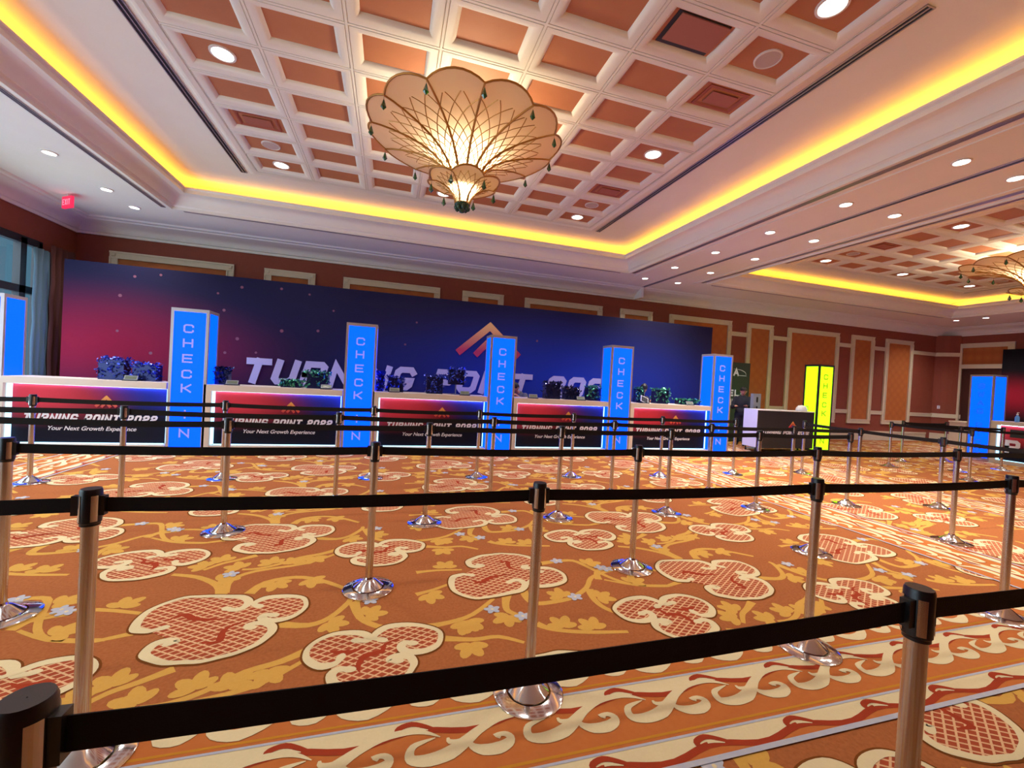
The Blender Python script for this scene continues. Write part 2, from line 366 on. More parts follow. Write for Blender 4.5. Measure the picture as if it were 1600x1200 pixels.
def carpet():
    cm = [
        mat('carpet_ground', lin(176, 108, 64), 0.95, noise=lin(138, 78, 42), nscale=60, spec=0.05),
        mat('carpet_cream', lin(220, 204, 162), 0.95, spec=0.05, noise=lin(212, 194, 150), nscale=90),
        mat('carpet_yellow', lin(206, 160, 80), 0.95, spec=0.05, noise=lin(196, 148, 68), nscale=60),
        None,
        mat('carpet_red', lin(154, 60, 36), 0.95, spec=0.05),
        mat('carpet_blue', lin(160, 166, 190), 0.95, spec=0.05, noise=lin(190, 186, 180), nscale=40),
        mat('carpet_outline', lin(112, 64, 26), 0.95, spec=0.05),
        mat('carpet_orange', lin(188, 112, 60), 0.95, spec=0.05, noise=lin(178, 100, 50), nscale=30),
        mat('carpet_olive', lin(188, 128, 44), 0.95, spec=0.05),
    ]
    m = mat('carpet_lattice', lin(190, 86, 50), 0.95, spec=0.05); nt = m.node_tree; b = nt.nodes['Principled BSDF']
    tc = nt.nodes.new('ShaderNodeTexCoord'); sep = nt.nodes.new('ShaderNodeSeparateXYZ'); nt.links.new(tc.outputs['Object'], sep.inputs[0])
    outs = []
    for sg in (0.62, -0.62):
        n1 = nt.nodes.new('ShaderNodeMath'); n1.operation = 'MULTIPLY'; nt.links.new(sep.outputs[0], n1.inputs[0]); n1.inputs[1].default_value = sg
        n2 = nt.nodes.new('ShaderNodeMath'); n2.operation = 'ADD'; nt.links.new(n1.outputs[0], n2.inputs[0]); nt.links.new(sep.outputs[1], n2.inputs[1])
        n3 = nt.nodes.new('ShaderNodeMath'); n3.operation = 'DIVIDE'; nt.links.new(n2.outputs[0], n3.inputs[0]); n3.inputs[1].default_value = 0.043
        n4 = nt.nodes.new('ShaderNodeMath'); n4.operation = 'FRACT'; nt.links.new(n3.outputs[0], n4.inputs[0])
        n5 = nt.nodes.new('ShaderNodeMath'); n5.operation = 'LESS_THAN'; nt.links.new(n4.outputs[0], n5.inputs[0]); n5.inputs[1].default_value = 0.24
        outs.append(n5.outputs[0])
    mxm = nt.nodes.new('ShaderNodeMath'); mxm.operation = 'MAXIMUM'; nt.links.new(outs[0], mxm.inputs[0]); nt.links.new(outs[1], mxm.inputs[1])
    mx = nt.nodes.new('ShaderNodeMix'); mx.data_type = 'RGBA'; mx.inputs[6].default_value = lin(158, 74, 48); mx.inputs[7].default_value = lin(214, 170, 126)
    nt.links.new(mxm.outputs[0], mx.inputs[0]); nt.links.new(mx.outputs[2], b.inputs['Base Color'])
    cm[3] = m
    DZ = 0.0005
    mb = MB()
    mb.quad((XL, YF, 0), (XR, YF, 0), (XR, YB, 0), (XL, YB, 0), 0)
    A = [[(-1.13,2.72),(-1.16,2.71),(-1.18,2.70),(-1.22,2.71),(-1.26,2.73),(-1.28,2.78),(-1.29,2.85),(-1.28,2.93),(-1.23,3.0),(-1.16,3.05),(-1.09,3.05),(-1.0,3.04),(-.91,3.02),(-.83,3.0),(-.78,2.95),(-.77,2.9),(-.79,2.86),(-.83,2.85),(-.87,2.87)],
         [(-.70,2.87),(-.73,2.89),(-.73,2.92),(-.69,2.96),(-.63,2.97),(-.54,2.96),(-.47,2.93),(-.44,2.88),(-.43,2.81),(-.46,2.74),(-.51,2.70),(-.58,2.69),(-.63,2.71),(-.65,2.74),(-.63,2.76),(-.59,2.75)],
         [(-.68,2.64),(-.70,2.645),(-.70,2.67),(-.66,2.68),(-.61,2.67),(-.57,2.63),(-.56,2.58),(-.58,2.52),(-.61,2.47),(-.68,2.42),(-.74,2.40),(-.82,2.38),(-.90,2.39),(-.98,2.40),(-1.05,2.44),(-1.10,2.48),(-1.11,2.52),(-1.10,2.57),(-1.07,2.59),(-1.03,2.59),(-1.01,2.575),(-1.03,2.565)]]
    AR = [[(-1.14,2.79),(-1.11,2.83),(-1.07,2.84),(-1.01,2.79),(-.95,2.77),(-.89,2.76),(-.82,2.76)], [(-.89,2.54),(-.81,2.53),(-.80,2.56),(-.81,2.63),(-.78,2.68),(-.72,2.72)]]
    B = [[(-.17,2.28),(-.18,2.25),(-.21,2.23),(-.26,2.23),(-.31,2.27),(-.34,2.32),(-.34,2.39),(-.30,2.45),(-.23,2.49),(-.15,2.49),(-.08,2.47),(-.04,2.43),(-.05,2.40),(-.10,2.41)],
         [(.03,2.39),(-.01,2.41),(-.01,2.44),(.02,2.48),(.07,2.51),(.17,2.51),(.26,2.48),(.33,2.43),(.35,2.38),(.33,2.30),(.28,2.26),(.21,2.25),(.15,2.27),(.13,2.31),(.15,2.34),(.19,2.33)],
         [(.11,2.20),(.07,2.21),(.08,2.23),(.12,2.235),(.17,2.22),(.19,2.17),(.18,2.13),(.15,2.08),(.09,2.04),(0,2.03),(-.08,2.04),(-.16,2.08),(-.19,2.11),(-.20,2.16),(-.17,2.19),(-.12,2.18)]]
    BR = [[(-.23,2.34),(-.17,2.32),(-.11,2.32),(-.06,2.35)], [(-.07,2.15),(-.08,2.20),(-.05,2.27),(.03,2.29),(.05,2.35),(.13,2.39)]]
    cnt = [0]
    def lay(layer): cnt[0] += 1; return layer*DZ+(cnt[0] % 8)*3e-5
    def band_stroke(pts, widths, layer, mi, f, sub=3):
        path = smooth_path(pts, sub); w = lerp_list(widths, len(path)); L, R = stroke_edges(path, w); z = lay(layer)
        L = [f(p) for p in L]; R = [f(p) for p in R]
        for i in range(len(L)-1):
            a, b_, c, d = R[i], R[i+1], L[i+1], L[i]
            mb.quad((a[0], a[1], z+i*3e-6), (b_[0], b_[1], z+i*3e-6), (c[0], c[1], z+i*3e-6), (d[0], d[1], z+i*3e-6), mi)
    def blob(cx, cy, rx, ry, ang, layer, mi, f, n=12):
        pts = []
        for k in range(n):
            a = 2*PI*k/n; u, v = rx*math.cos(a), ry*math.sin(a)
            pts.append(f(Vector((cx+u*math.cos(ang)-v*math.sin(ang), cy+u*math.sin(ang)+v*math.cos(ang), 0))))
        mb.face([mb.vert((p[0], p[1], lay(layer))) for p in pts], mi)
    def inside(p): return XL+0.02 < p[0] < XR-0.02 and YF+0.02 < p[1] < YB-0.02
    def cartouche(strokes, reds, f):
        ring = []
        for s_ in strokes: ring += smooth_path(s_[2:-2], 2)
        pts = [f(p) for p in ring]
        if not all(inside(p) for p in pts): return
        mb.poly([(p[0], p[1], 0) for p in pts], 4*DZ, 3)
        for s_ in strokes:
            n = len(s_)
            band_stroke(s_, [.05, .056, .07, .066, .054, .05, .054, .066, .068, .06, .05], 3, 6, f)
            band_stroke(s_, [.026, .036, .05, .046, .032, .027, .032, .046, .05, .046, .034], 6, 1, f)
            for e, q in ((s_[0], s_[1]), (s_[-1], s_[-2])): blob(e[0], e[1], .034, .023, math.atan2(e[1]-q[1], e[0]-q[0]), 6, 1, f)
        for r_ in reds: band_stroke(r_, [.006, .026, .04, .03, .018, .006], 5, 4, f)
    V = [([(-.92,2.35),(-1.03,2.28),(-1.12,2.23),(-1.2,2.14)], 1), ([(-.31,2.4),(-.45,2.31),(-.6,2.26),(-.73,2.16),(-.85,2.11),(-.95,2.11)], 1), ([(-.96,3.05),(-1.03,3.19),(-1.19,3.33),(-1.37,3.4)], 1.2),
         ([(-.95,3.07),(-.97,3.25),(-.85,3.37),(-.53,3.45),(-.34,3.6)], 1), ([(-.54,2.65),(-.38,2.61),(-.27,2.67),(-.18,2.83),(-.18,2.89)], 1.1), ([(-.15,2.83),(-.1,2.64),(0,2.53),(.09,2.5)], 1.2),
         ([(.24,2.47),(.41,2.49),(.57,2.55),(.74,2.71)], 1), ([(.37,2.34),(.53,2.3),(.67,2.3),(.8,2.22)], .9), ([(-.8,3.04),(-.74,3.18),(-.57,3.23),(-.4,3.16),(-.22,3.01)], 1.2),
         ([(-1.25,2.7),(-1.35,2.67),(-1.42,2.66),(-1.62,2.71),(-1.82,2.83)], .8), ([(-1.86,2.84),(-1.79,2.98),(-1.57,2.99),(-1.28,2.89)], 1),
         ([(.84,2.74),(.8,2.62),(.8,2.54),(.88,2.46)], 1.2), ([(.97,2.78),(.97,2.66),(1.01,2.6),(1.14,2.6),(1.28,2.63),(1.44,2.74),(1.54,2.87),(1.68,2.94),(1.77,2.96)], 1.1),
         ([(1.45,2.72),(1.42,2.6),(1.43,2.49),(1.48,2.41),(1.56,2.35)], 1.1), ([(1.24,3.17),(1.39,3.19),(1.53,3.18),(1.6,3.06),(1.66,2.92),(1.74,2.79),(1.85,2.71),(2.1,2.66)], 1),
         ([(.26,3.17),(.41,3.18),(.6,3.16)], .8), ([(.24,2.85),(.37,2.9),(.48,2.96)], .8), ([(.93,2.38),(.99,2.32),(1.1,2.27),(1.26,2.23),(1.45,2.2)], 1)]
    LV = [(-1.15,2.32,.6),(-1.2,2.2,3.6),(-.49,2.24,5.2),(-.78,2.2,1.0),(-.94,2.11,3.3),(-1.04,3.26,.4),(-.66,3.12,4.9),(-.28,2.62,5.3),(-.06,2.66,.5),(.5,2.46,5.1),(.5,2.26,4.6),(-.48,3.2,1.6),(-1.45,3.04,1.4),(-1.63,2.75,2.2),(-.63,3.48,1.2),
          (.53,2.46,5.0),(.79,2.5,3.9),(1.22,2.64,1.8),(1.46,2.6,.2),(1.66,3.12,1.0),(.33,2.82,5.0),(1.08,2.3,1.9),(1.26,2.27,1.2),(.51,3.56,4.4)]
    FL = [(.7,2.58),(-1.0,3.34),(-1.75,3.02),(-.05,2.82),(.87,2.47),(1.3,2.63),(1.39,3.19),(1.74,2.99)]
    VP = []
    for pts, wk in V:
        q = smooth_path(pts, 6)
        for k in range(1, len(q)-1): d_ = (q[k+1]-q[k-1]).normalized(); VP.append((q[k].x, q[k].y, d_.x, d_.y))
    def near(x, y): return min(VP, key=lambda p: (p[0]-x)**2+(p[1]-y)**2)
    PX, PY = 3.45, 1.30
    for i in range(-3, 7):
        for j in range(-5, 8):
            ox, oy = i*PX, j*PY
            if not (XL-2 < ox < XR+1 and YF-3.5 < oy < YB-2): continue
            f0 = lambda p, ox=ox, oy=oy: (p[0]+ox, p[1]+oy)
            fA2 = lambda p, ox=ox, oy=oy: (p[0]+.86+.92+ox, -(p[1]-2.72)+3.06+oy)
            fB2 = lambda p, ox=ox, oy=oy: (-(p[0]-.01)+1.83+ox, p[1]+.03+oy)
            cartouche(A, AR, f0); cartouche(B, BR, f0); cartouche(A, AR, fA2); cartouche(B, BR, fB2)
            for pts, wk in V:
                if not all(inside(f0(p)) for p in pts): continue
                band_stroke(pts, [.058*wk, .042*wk, .036*wk, .034*wk, .026*wk], 1, 2, f0)
            for (x, y, a) in LV:
                if not (XL+.3 < x+ox < XR-.3 and YF+.3 < y+oy < YB-.3): continue
                nx_, ny_, tx, ty = near(x, y); a = math.atan2(y-ny_, x-nx_); 
                for sx, da, ln, wd in ((0, .45, .10, .034), (0, -.45, .105, .034), (0, 1.35, .085, .03), (0, -1.35, .08, .03), (.02, 0, .06, .04)):
                    bx, by = nx_+tx*sx+math.cos(a)*.045, ny_+ty*sx+math.sin(a)*.045
                    blob(bx+math.cos(a+da)*ln*.55, by+math.sin(a+da)*ln*.55, ln*.62, wd, a+da, 2, 2, f0)
            for (x, y) in FL:
                if not (XL+.3 < x+ox < XR-.3 and YF+.3 < y+oy < YB-.3): continue
                for k in range(5):
                    a = 2*PI*k/5+.4; blob(x+.03*math.cos(a), y+.026*math.sin(a), .026, .018, a, 7, 5, f0, 8)
                blob(x, y, .01, .01, 0, 8, 1, f0, 8)
    # border bands: one unit is 0.325 wide; s runs along the band, v across it (v = 0 at its far edge)
    def band(s0, s1, f, units, extra):
        def q(sa, sb, va, vb, layer, mi):
            a, b_, c, d = f(Vector((sa, va, 0))), f(Vector((sb, va, 0))), f(Vector((sb, vb, 0))), f(Vector((sa, vb, 0)))
            z = layer*DZ; mb.face([mb.vert((p[0], p[1], z)) for p in (a, b_, c, d)], mi)
        Vend = -0.25-0.325*units-0.12
        q(s0, s1, 0.0, Vend, 9, 7)
        q(s0, s1, 0.012, -0.012, 12, 5); q(s0, s1, Vend+.012, Vend-.012, 12, 5)
        for u in range(units+1):
            v1 = -0.25-0.325*u                                         # the thin blue line
            q(s0, s1, v1+.035, v1+.022, 10, 8)
            n = int((s1-s0)/0.48)
            # cream strip with a wavy red lower edge
            steps = n*8
            for k in range(steps):
                sa = s0+k*.06; sb = sa+.06
                wv = lambda s_: v1-.072+.02*math.sin((s_-.05+.24*(u % 2))/.48*2*PI)
                a, b_ = wv(sa), wv(sb)
                for (ta, tb, ua, ub, layer, mi) in ((v1, v1, a, b_, 10, 1), (a+.008, b_+.008, a-.022, b_-.022, 11, 4)):
                    ps = [f(Vector((sa, ta, 0))), f(Vector((sb, tb, 0))), f(Vector((sb, ub, 0))), f(Vector((sa, ua, 0)))]
                    mb.face([mb.vert((p[0], p[1], layer*DZ)) for p in ps], mi)
            q(s0, s1, v1+.006, v1-.006, 12, 5)
            for k in range(n):
                so = s0+k*.48+.24*(u % 2)
                band_stroke([(so+.13, v1-.078), (so+.075, v1-.045), (so+.02, v1-.022), (so-.03, v1-.034), (so-.035, v1-.056), (so-.005, v1-.060)], [.008, .02, .026, .026, .024, .010], 12, 4, f)
                band_stroke([(so+.085, v1-.066), (so+.04, v1-.05), (so+.01, v1-.046)], [.004, .014, .018], 13, 1, f, 2)
        for u in range(-1, units):
            vb = -0.25-0.325*u-.25                                      # scroll row sits under unit u
            n = int((s1-s0)/0.48)
            for k in range(n):
                so = s0+k*.48+.2*(u % 2)
                if u == -1:
                    band_stroke([(so+.26, -.04), (so+.22, -.13), (so+.12, -.18), (so+.03, -.16), (so, -.11), (so+.04, -.07)], [.012, .04, .062, .05, .03, .01], 13, 1, f)
                    band_stroke([(so+.28, -.08), (so+.32, -.15), (so+.39, -.16), (so+.44, -.11), (so+.4, -.07)], [.02, .05, .05, .03, .01], 13, 1, f)
                else:
                    T = lambda pts: [(so+x-1.38, vb+y-1.56+.04) for x, y in pts]
                    band_stroke(T([(1.99,1.66),(1.93,1.695),(1.86,1.71),(1.76,1.7),(1.67,1.66),(1.61,1.62),(1.54,1.58),(1.46,1.565),(1.40,1.575),(1.385,1.60),(1.40,1.635),(1.44,1.65),(1.49,1.66)]), [.004, .02, .03, .034, .04, .052, .062, .056, .044, .036, .028, .018, .004], 13, 1, f)
                    band_stroke(T([(1.62,1.625),(1.63,1.59),(1.67,1.565),(1.73,1.56),(1.775,1.575),(1.79,1.60),(1.77,1.62),(1.735,1.62),(1.75,1.605)]), [.01, .03, .05, .056, .046, .032, .024, .018, .012], 13, 1, f)
                    band_stroke(T([(1.54,1.65),(1.545,1.63),(1.59,1.625),(1.66,1.65)]), [.01, .022, .022, .01], 13, 1, f)
    band(XL+.3, XR-.3, lambda p: (p[0], p[1]+2.05), 1, 0)
    for xc in (5.02, 8.05, -4.55, 17.1):
        band(2.06, YB-.3, lambda p, xc=xc: (xc-p[1], p[0]), 1, 0)
    mb.build('floor', cm, kind='structure')
carpet()

def walls():
    t = 0.12
    def wall(name, x0, x1, y0, y1, z0=0.0, z1=4.6):
        mb = MB(); mb.box(x0, x1, y0, y1, z0, z1); mb.build(name, M['wallpaper'], kind='structure')
    wall('wall_back', XL-t, XR+t, YB, YB+t)
    wall('wall_front', XL-t, XR+t, YF-t, YF)
    # left wall with a window opening, its unseen run past the camera added for light
    mb = MB(); y0, y1, z0, z1 = -1.7, 10.1, 0.35, 3.5
    mb.box(XL-t, XL, YF, y0, 0, 4.6); mb.box(XL-t, XL, y1, YB, 0, 4.6); mb.box(XL-t, XL, y0, y1, 0, z0); mb.box(XL-t, XL, y0, y1, z1, 4.6)
    mb.build('wall_left', M['wallpaper'], kind='structure')
    # right wall with a door opening
    d0, d1, dz = 9.25, 10.45, 2.82
    mb = MB(); mb.box(XR, XR+t, YF, d0, 0, 4.6); mb.box(XR, XR+t, d1, YB, 0, 4.6); mb.box(XR, XR+t, d0, d1, dz, 4.6)
    mb.build('wall_right', M['wallpaper'], kind='structure')
    # window_1
    w = MB(); x0_, x1_ = XL-0.08, XL+0.03
    for ya in (y0, -.3, 1.1, 2.5, 3.9, 5.3, 6.7, 8.16, 9.62): w.box(x0_, x1_, ya, ya+0.13, z0, z1)
    w.box(x0_, x1_, y1-0.08, y1, z0, z1)
    for za in (z0, 2.52, z1-0.1): w.box(x0_, x1_, y0, y1, za, za+0.13)
    wf = w.build('window_1', M['dark'], kind='structure')
    lp = bpy.data.lights.new('window_portal', 'AREA'); lp.shape = 'RECTANGLE'; lp.size = z1-z0; lp.size_y = y1-y0; lp.cycles.is_portal = True
    po = bpy.data.objects.new('window_portal', lp); COL.objects.link(po); po.location = (XL-.10, (y0+y1)/2, (z0+z1)/2); po.rotation_euler = (0, -PI/2, 0)
    g = MB(); g.box(XL-.03, XL-.024, y0+.05, y1-.04, z0+.05, z1-.05); g.build('pane', M['glass'], wf)
    # corner bulge (curved pilaster)
    p = MB(); cx, cy, r = XR+0.55, YB+0.55, 1.2; n = 12; prev = None
    for k in range(n+1):
        a = PI+PI/2*k/n; pt = (cx+r*math.cos(a), cy+r*math.sin(a))
        if prev: p.quad((prev[0], prev[1], 0), (pt[0], pt[1], 0), (pt[0], pt[1], 4.02), (prev[0], prev[1], 4.02))
        prev = pt
    p.build('wall_corner', M['wallpaper'], kind='structure', smooth=True)
    for i, (za, zb, ex) in enumerate(((.93, 1.08, .03), (3.24, 3.38, .03), (0, .33, .03))):
        p = MB(); prev = None
        for k in range(n+1):
            a = PI+PI/2*k/n; rr = r+ex; q0 = (cx+r*math.cos(a), cy+r*math.sin(a)); q1 = (cx+rr*math.cos(a), cy+rr*math.sin(a))
            if prev:
                (a0, a1) = prev
                p.quad((*a1, za), (*q1, za), (*q1, zb), (*a1, zb)); p.quad((*a0, zb), (*a1, zb), (*q1, zb), (*q0, zb)); p.quad((*a0, za), (*q0, za), (*q1, za), (*a1, za))
            prev = (q0, q1)
        p.build('trim_%d' % (60+i), M['cream'], kind='structure', smooth=True)
    # baseboards
    b = MB(); b.box(XL, XR-.8, YB-.03, YB, 0, .27); b.box(XL, XR-.8, YB-.045, YB, .27, .33); b.build('baseboard_back', M['cream'], kind='structure')
    b = MB(); b.box(XL, XL+.03, YF, YB-.05, 0, .3); b.build('baseboard_left', M['cream'], kind='structure')
    b = MB(); b.box(XR-.03, XR, YF, d0-.2, 0, .33); b.build('baseboard_right', M['cream'], kind='structure')
    # door_1 and its tall cream surround
    dd = MB(); dd.box(XR+.05, XR+.1, d0, d1, 0, dz); door = dd.build('door_1', M['door_dark'], kind='structure')
    dd = MB(); dd.box(XR+.03, XR+.05, (d0+d1)/2-.1, (d0+d1)/2-.06, .95, 1.2); dd.build('door_handle', M['steel'], door)
    tr = MB()
    tr.box(XR-.05, XR+.02, d1, d1+.17, 0, 3.56); tr.box(XR-.05, XR+.02, d0-.17, d0, 0, 3.56)
    tr.box(XR-.05, XR+.02, d0-.17, d1+.17, 3.56, 3.72); tr.box(XR-.06, XR+.02, d0, d1, dz-.02, dz+.13)
    tr.box(XR-.012, XR, d0, d1, dz+.13, 3.56, 1)
    tr.build('trim_70', [M['cream'], M['damask']], kind='structure')
    # moulded wall panels on the back wall
    fr = [(-5.81, -3.51), (-2.9, -1.82), (-1.2, 1.12), (1.7, 2.81), (3.41, 5.75), (6.33, 7.41), (8.01, 10.32), (10.94, 12.0), (12.62, 14.92), (15.51, 16.62), (17.2, 18.63)]
    za, zb, fw = .59, 3.70, .15
    for i, (x0, x1) in enumerate(fr):
        m_ = MB(); y = YB
        def bar(xa, xb, z0_, z1_):
            m_.box(xa, xb, y-.035, y, z0_, z1_); 
            if xb-xa > z1_-z0_: m_.box(xa, xb, y-.05, y-.035, z1_-.035, z1_); m_.box(xa, xb, y-.05, y-.035, z0_, z0_+.03)
            else: m_.box(xa, xa+.03, y-.05, y-.035, z0_, z1_); m_.box(xb-.03, xb, y-.05, y-.035, z0_, z1_)
        bar(x0, x1, zb-fw, zb); bar(x0, x1, za, za+fw); bar(x0, x0+fw, za+fw, zb-fw); bar(x1-fw, x1, za+fw, zb-fw)
        for px in (x0+fw/2, x1-fw/2):
            for pz in (zb-fw/2, zb-.3): m_.box(px-.03, px+.03, y-.06, y-.035, pz-.03, pz+.03)
        m_.box(x0+fw, x1-fw, y-.012, y, za+fw, zb-fw, 1)
        m_.build('trim_%d' % (i+1), [M['cream'], M['damask']], kind='structure')
    for i in range(len(fr)):
        xa = fr[i][1]; xb = fr[i+1][0] if i+1 < len(fr) else XR-.50
        m_ = MB()
        for zc in (1.0, 3.31): m_.box(xa, xb, YB-.03, YB, zc-.065, zc+.065); m_.box(xa, xb, YB-.045, YB-.03, zc+.03, zc+.065)
        m_.build('trim_%d' % (20+i), M['cream'], kind='structure')
walls()

def ceiling():
    mb = MB()
    def q(x0, x1, y0, y1, z=ZS, mi=0): mb.quad((x0, y1, z), (x1, y1, z), (x1, y0, z), (x0, y0, z), mi)
    q(XL, R1[0], YF, YB); q(R1[1], R2[0], YF, YB); q(R2[1], XR, YF, YB)
    for R in (R1, R2): q(R[0], R[1], YF, R[2]); q(R[0], R[1], R[3], YB)
    mb.box(XL-.1, XR+.1, YF-.1, YB+.1, 5.2, 5.3)
    # trays: crown, lip, trough, upper ceiling and coffered field
    crown = [(0, ZS), (0, ZS-.03), (.03, ZS-.03), (.03, ZS+.02), (.06, ZS+.04), (.08, ZS+.04), (.10, ZS+.10), (.16, ZS+.16), (.24, ZS+.20), (.28, ZS+.21), (.28, ZS+.235), (.335, ZS+.26), (.36, ZS+.27), (.37, ZS+.28), (.37, ZLIP), (.335, ZLIP), (.335, ZLIP-.10), (.0, ZLIP-.10), (0, ZU)]
    for R in (R1, R2):
        mb.sweep_rect(crown, *R)
    fields = []
    for k in range(2):
        o = PERIOD*k; R = (R1, R2)[k]
        fx0, fx1, fy0, fy1 = -2.3565+o, 3.8965+o, 2.46, 8.20          # coffered field
        g = .12
        x0, x1, y0, y1 = fx0-g, fx1+g, fy0-g, fy1+g
        q(R[0], x0, R[2], R[3], ZU); q(x1, R[1], R[2], R[3], ZU); q(x0, x1, R[2], y0, ZU); q(x0, x1, y1, R[3], ZU)
        mb.sweep_rect([(0, ZU), (0, ZU-.03), (.03, ZU-.045), (.05, ZU-.045), (.06, ZU-.05), (.12, ZU-.03)], x0, x1, y0, y1)
        nx, ny = 7, 9; dx, dy = (fx1-fx0)/nx, (fy1-fy0)/ny
        zb = ZU-.025
        for i in range(nx):
            for j in range(ny):
                cx0, cx1, cy0, cy1 = fx0+i*dx, fx0+(i+1)*dx, fy0+j*dy, fy0+(j+1)*dy
                mb.sweep_rect([(0, zb), (.012, zb), (.013, zb+.012), (.02, zb+.012), (.021, zb), (.04, zb), (.06, zb+.003), (.085, zb+.011), (.11, zb+.025), (.127, zb+.042), (.131, zb+.05)], cx0, cx1, cy0, cy1)
                d = .131; zz = zb+.05
                mb.quad((cx0+d, cy1-d, zz), (cx1-d, cy1-d, zz), (cx1-d, cy0+d, zz), (cx0+d, cy0+d, zz), 1)
        fields.append((fx0, fy0, dx, dy, zb+.05))
    mb.build('ceiling', [M['plaster'], M['terracotta']], kind='structure', smooth=30)
    # cornice round the room
    c = MB(); c.sweep_rect([(0, 4.0), (.035, 4.0), (.04, 4.05), (.07, 4.06), (.10, 4.12), (.2, 4.19), (.34, 4.235), (.36, 4.26), (.42, 4.27), (.44, ZS)], XL, XR, YF, YB)
    c.build('trim_80', M['plaster'], kind='structure', smooth=30)
    # partition track on the soffit and the pilaster line at the wall
    t = MB(); t.box(6.735, 6.745, YF, 10.56, ZS-.02, ZS); t.box(6.795, 6.805, YF, 10.56, ZS-.02, ZS); t.box(6.745, 6.795, YF, 10.56, ZS-.004, ZS, 1)
    t.box(6.74, 6.80, 10.56, 10.98, 4.0, ZS, 2)
    t.build('trim_81', [M['frame_alu'], M['slot_black'], M['plaster']], kind='structure')
    # shallow soffit panels between the trays
    for i, x in enumerate((5.9, 7.64)):
        p = MB(); p.box(x-.012, x+.012, 1.0, 9.6, ZS-.015, ZS); p.build('trim_%d' % (82+i), M['plaster'], kind='structure')
    # cove lamps
    for k, R in enumerate((R1, R2)):
        x0, x1, y0, y1 = R; d = .17; z = ZLIP-.07
        cove_lamp('cove_lamp', (x0+d, y1-d, z), (x1-d, y1-d, z), W_COVE, (0, .25, 1)); cove_lamp('cove_lamp', (x0+d, y0+d, z), (x1-d, y0+d, z), W_COVE, (0, -.25, 1))
        cove_lamp('cove_lamp', (x0+d, y0+d, z), (x0+d, y1-d, z), W_COVE, (-.25, 0, 1)); cove_lamp('cove_lamp', (x1-d, y0+d, z), (x1-d, y1-d, z), W_COVE, (.25, 0, 1))
    return fields
FIELDS = ceiling()

# ---------------------------------------------------------------- ceiling fittings
def downlight(label, x, y, z, r, group):
    t = thing('recessed_downlight', label, 'downlight', (x, y, z), 0, group)
    if 'dl%g' % r not in M:
        a = MB(); a.lathe([(r*1.22, 0), (r*1.2, -.012), (r, -.014), (r*.96, -.002)], 24); M['dl%g' % r] = a.build('trim_ring', M['white_ring'], t, smooth=True)
        b = MB(); b.lathe([(0.001, -.006), (r*.98, -.004)], 24); M['dc%g' % r] = b.build('lens', M['white_lens'], t)
    else:
        for k in ('dl%g' % r, 'dc%g' % r):
            c = M[k].copy(); COL.objects.link(c); c.parent = t
    area_disk('downlight_lamp', (0, 0, -.016), r*.9, W_DOWN, C_DOWN, t)
    return t
ORD = ['first', 'second', 'third', 'fourth', 'fifth', 'sixth', 'seventh', 'eighth', 'ninth']
for k in range(2):
    fx0, fy0, dx, dy, zz = FIELDS[k]
    cell = lambda i, j: (fx0+(i-.5)*dx, fy0+(9-j+.5)*dy)           # i column from the left, j row from the back wall
    hall = ('near coffers', 'far right coffers')[k]
    for i, cn in ((1, 'left edge'), (4, 'middle'), (7, 'right edge')):
        for j, rn in ((1, 'row by the back wall'), (5, 'centre row'), (9, 'row nearest the camera')):
            if (i, j) == (4, 5) : continue
            x, y = cell(i, j)
            downlight('coffer downlight, %s, %s, %s' % (cn, rn, hall), x, y, zz, .105, 'downlights in the coffers')
    for i, cn in ((1, 'left'), (7, 'right')):
        for j, rn in ((2, 'second row from the back wall'), (8, 'second row from the camera end')):
            x, y = cell(i, j)
            s = thing('ceiling_speaker', 'round ceiling speaker, %s edge, %s, %s' % (cn, rn, hall), 'speaker', (x, y, zz), 0, 'ceiling speakers')
            a = MB(); a.lathe([(.13, 0), (.128, -.012), (.115, -.016), (.112, -.010)], 24); a.build('rim', M['white_ring'], s, smooth=True)
            a = MB(); a.lathe([(.112, -.010), (.06, -.013), (.001, -.014)], 24); a.build('grille', mat('speaker_grille', lin(196, 176, 168), .7, bump=.3, nscale=200), s)
        for j, rn in ((3, 'third row from the back wall'), (7, 'third row from the camera end')):
            x, y = cell(i, j)
            s = thing('ceiling_vent', 'square terracotta vent, %s edge, %s, %s' % (cn, rn, hall), 'vent', (x, y, zz), 0, 'ceiling vents')
            a = MB(); a.sweep_rect([(0, 0), (0, -.012), (.02, -.014), (.045, -.004)], -.26, .26, -.165, .165); a.build('vent_frame', mat('vent_frame', lin(160, 84, 60), .6), s)
            a = MB(); a.box(-.17, .17, -.09, .09, -.018, -.008); a.build('plate', mat('vent_plate', lin(170, 100, 78), .6), s)
    x, y = cell(6, 8)
    s = thing('ceiling_vent', 'large plain return air vent with dark slot beside one edge, %s' % hall, 'vent', (x, y, zz), 0, 'ceiling vents')
    a = MB(); a.box(-.28, .28, -.18, .18, -.006, 0); a.build('backing', M['slot_black'], s)
    a = MB(); a.box(-.24, .28, -.17, .13, -.02, -.008); a.build('plate', mat('return_plate', lin(168, 104, 84), .6), s)
# soffit downlights
for x, nm in ((-4.78, 'beside the left window wall'), (6.26, 'left of the partition track'), (7.27, 'right of the partition track'), (18.28, 'along the far right wall')):
    ys = [9.68, 8.87, 7.62, 6.35, 5.1, 3.8] if x < 0 else ([9.7, 8.5, 7.21, 5.92, 4.64, 3.34, 2.05] if x < 10 else [9.6, 8.86, 7.6, 6.3])
    for n, y in enumerate(ys):
        downlight('soffit downlight, %s from the back wall, %s' % (ORD[n], nm), x, y, ZS, .075, 'downlights in the soffit')
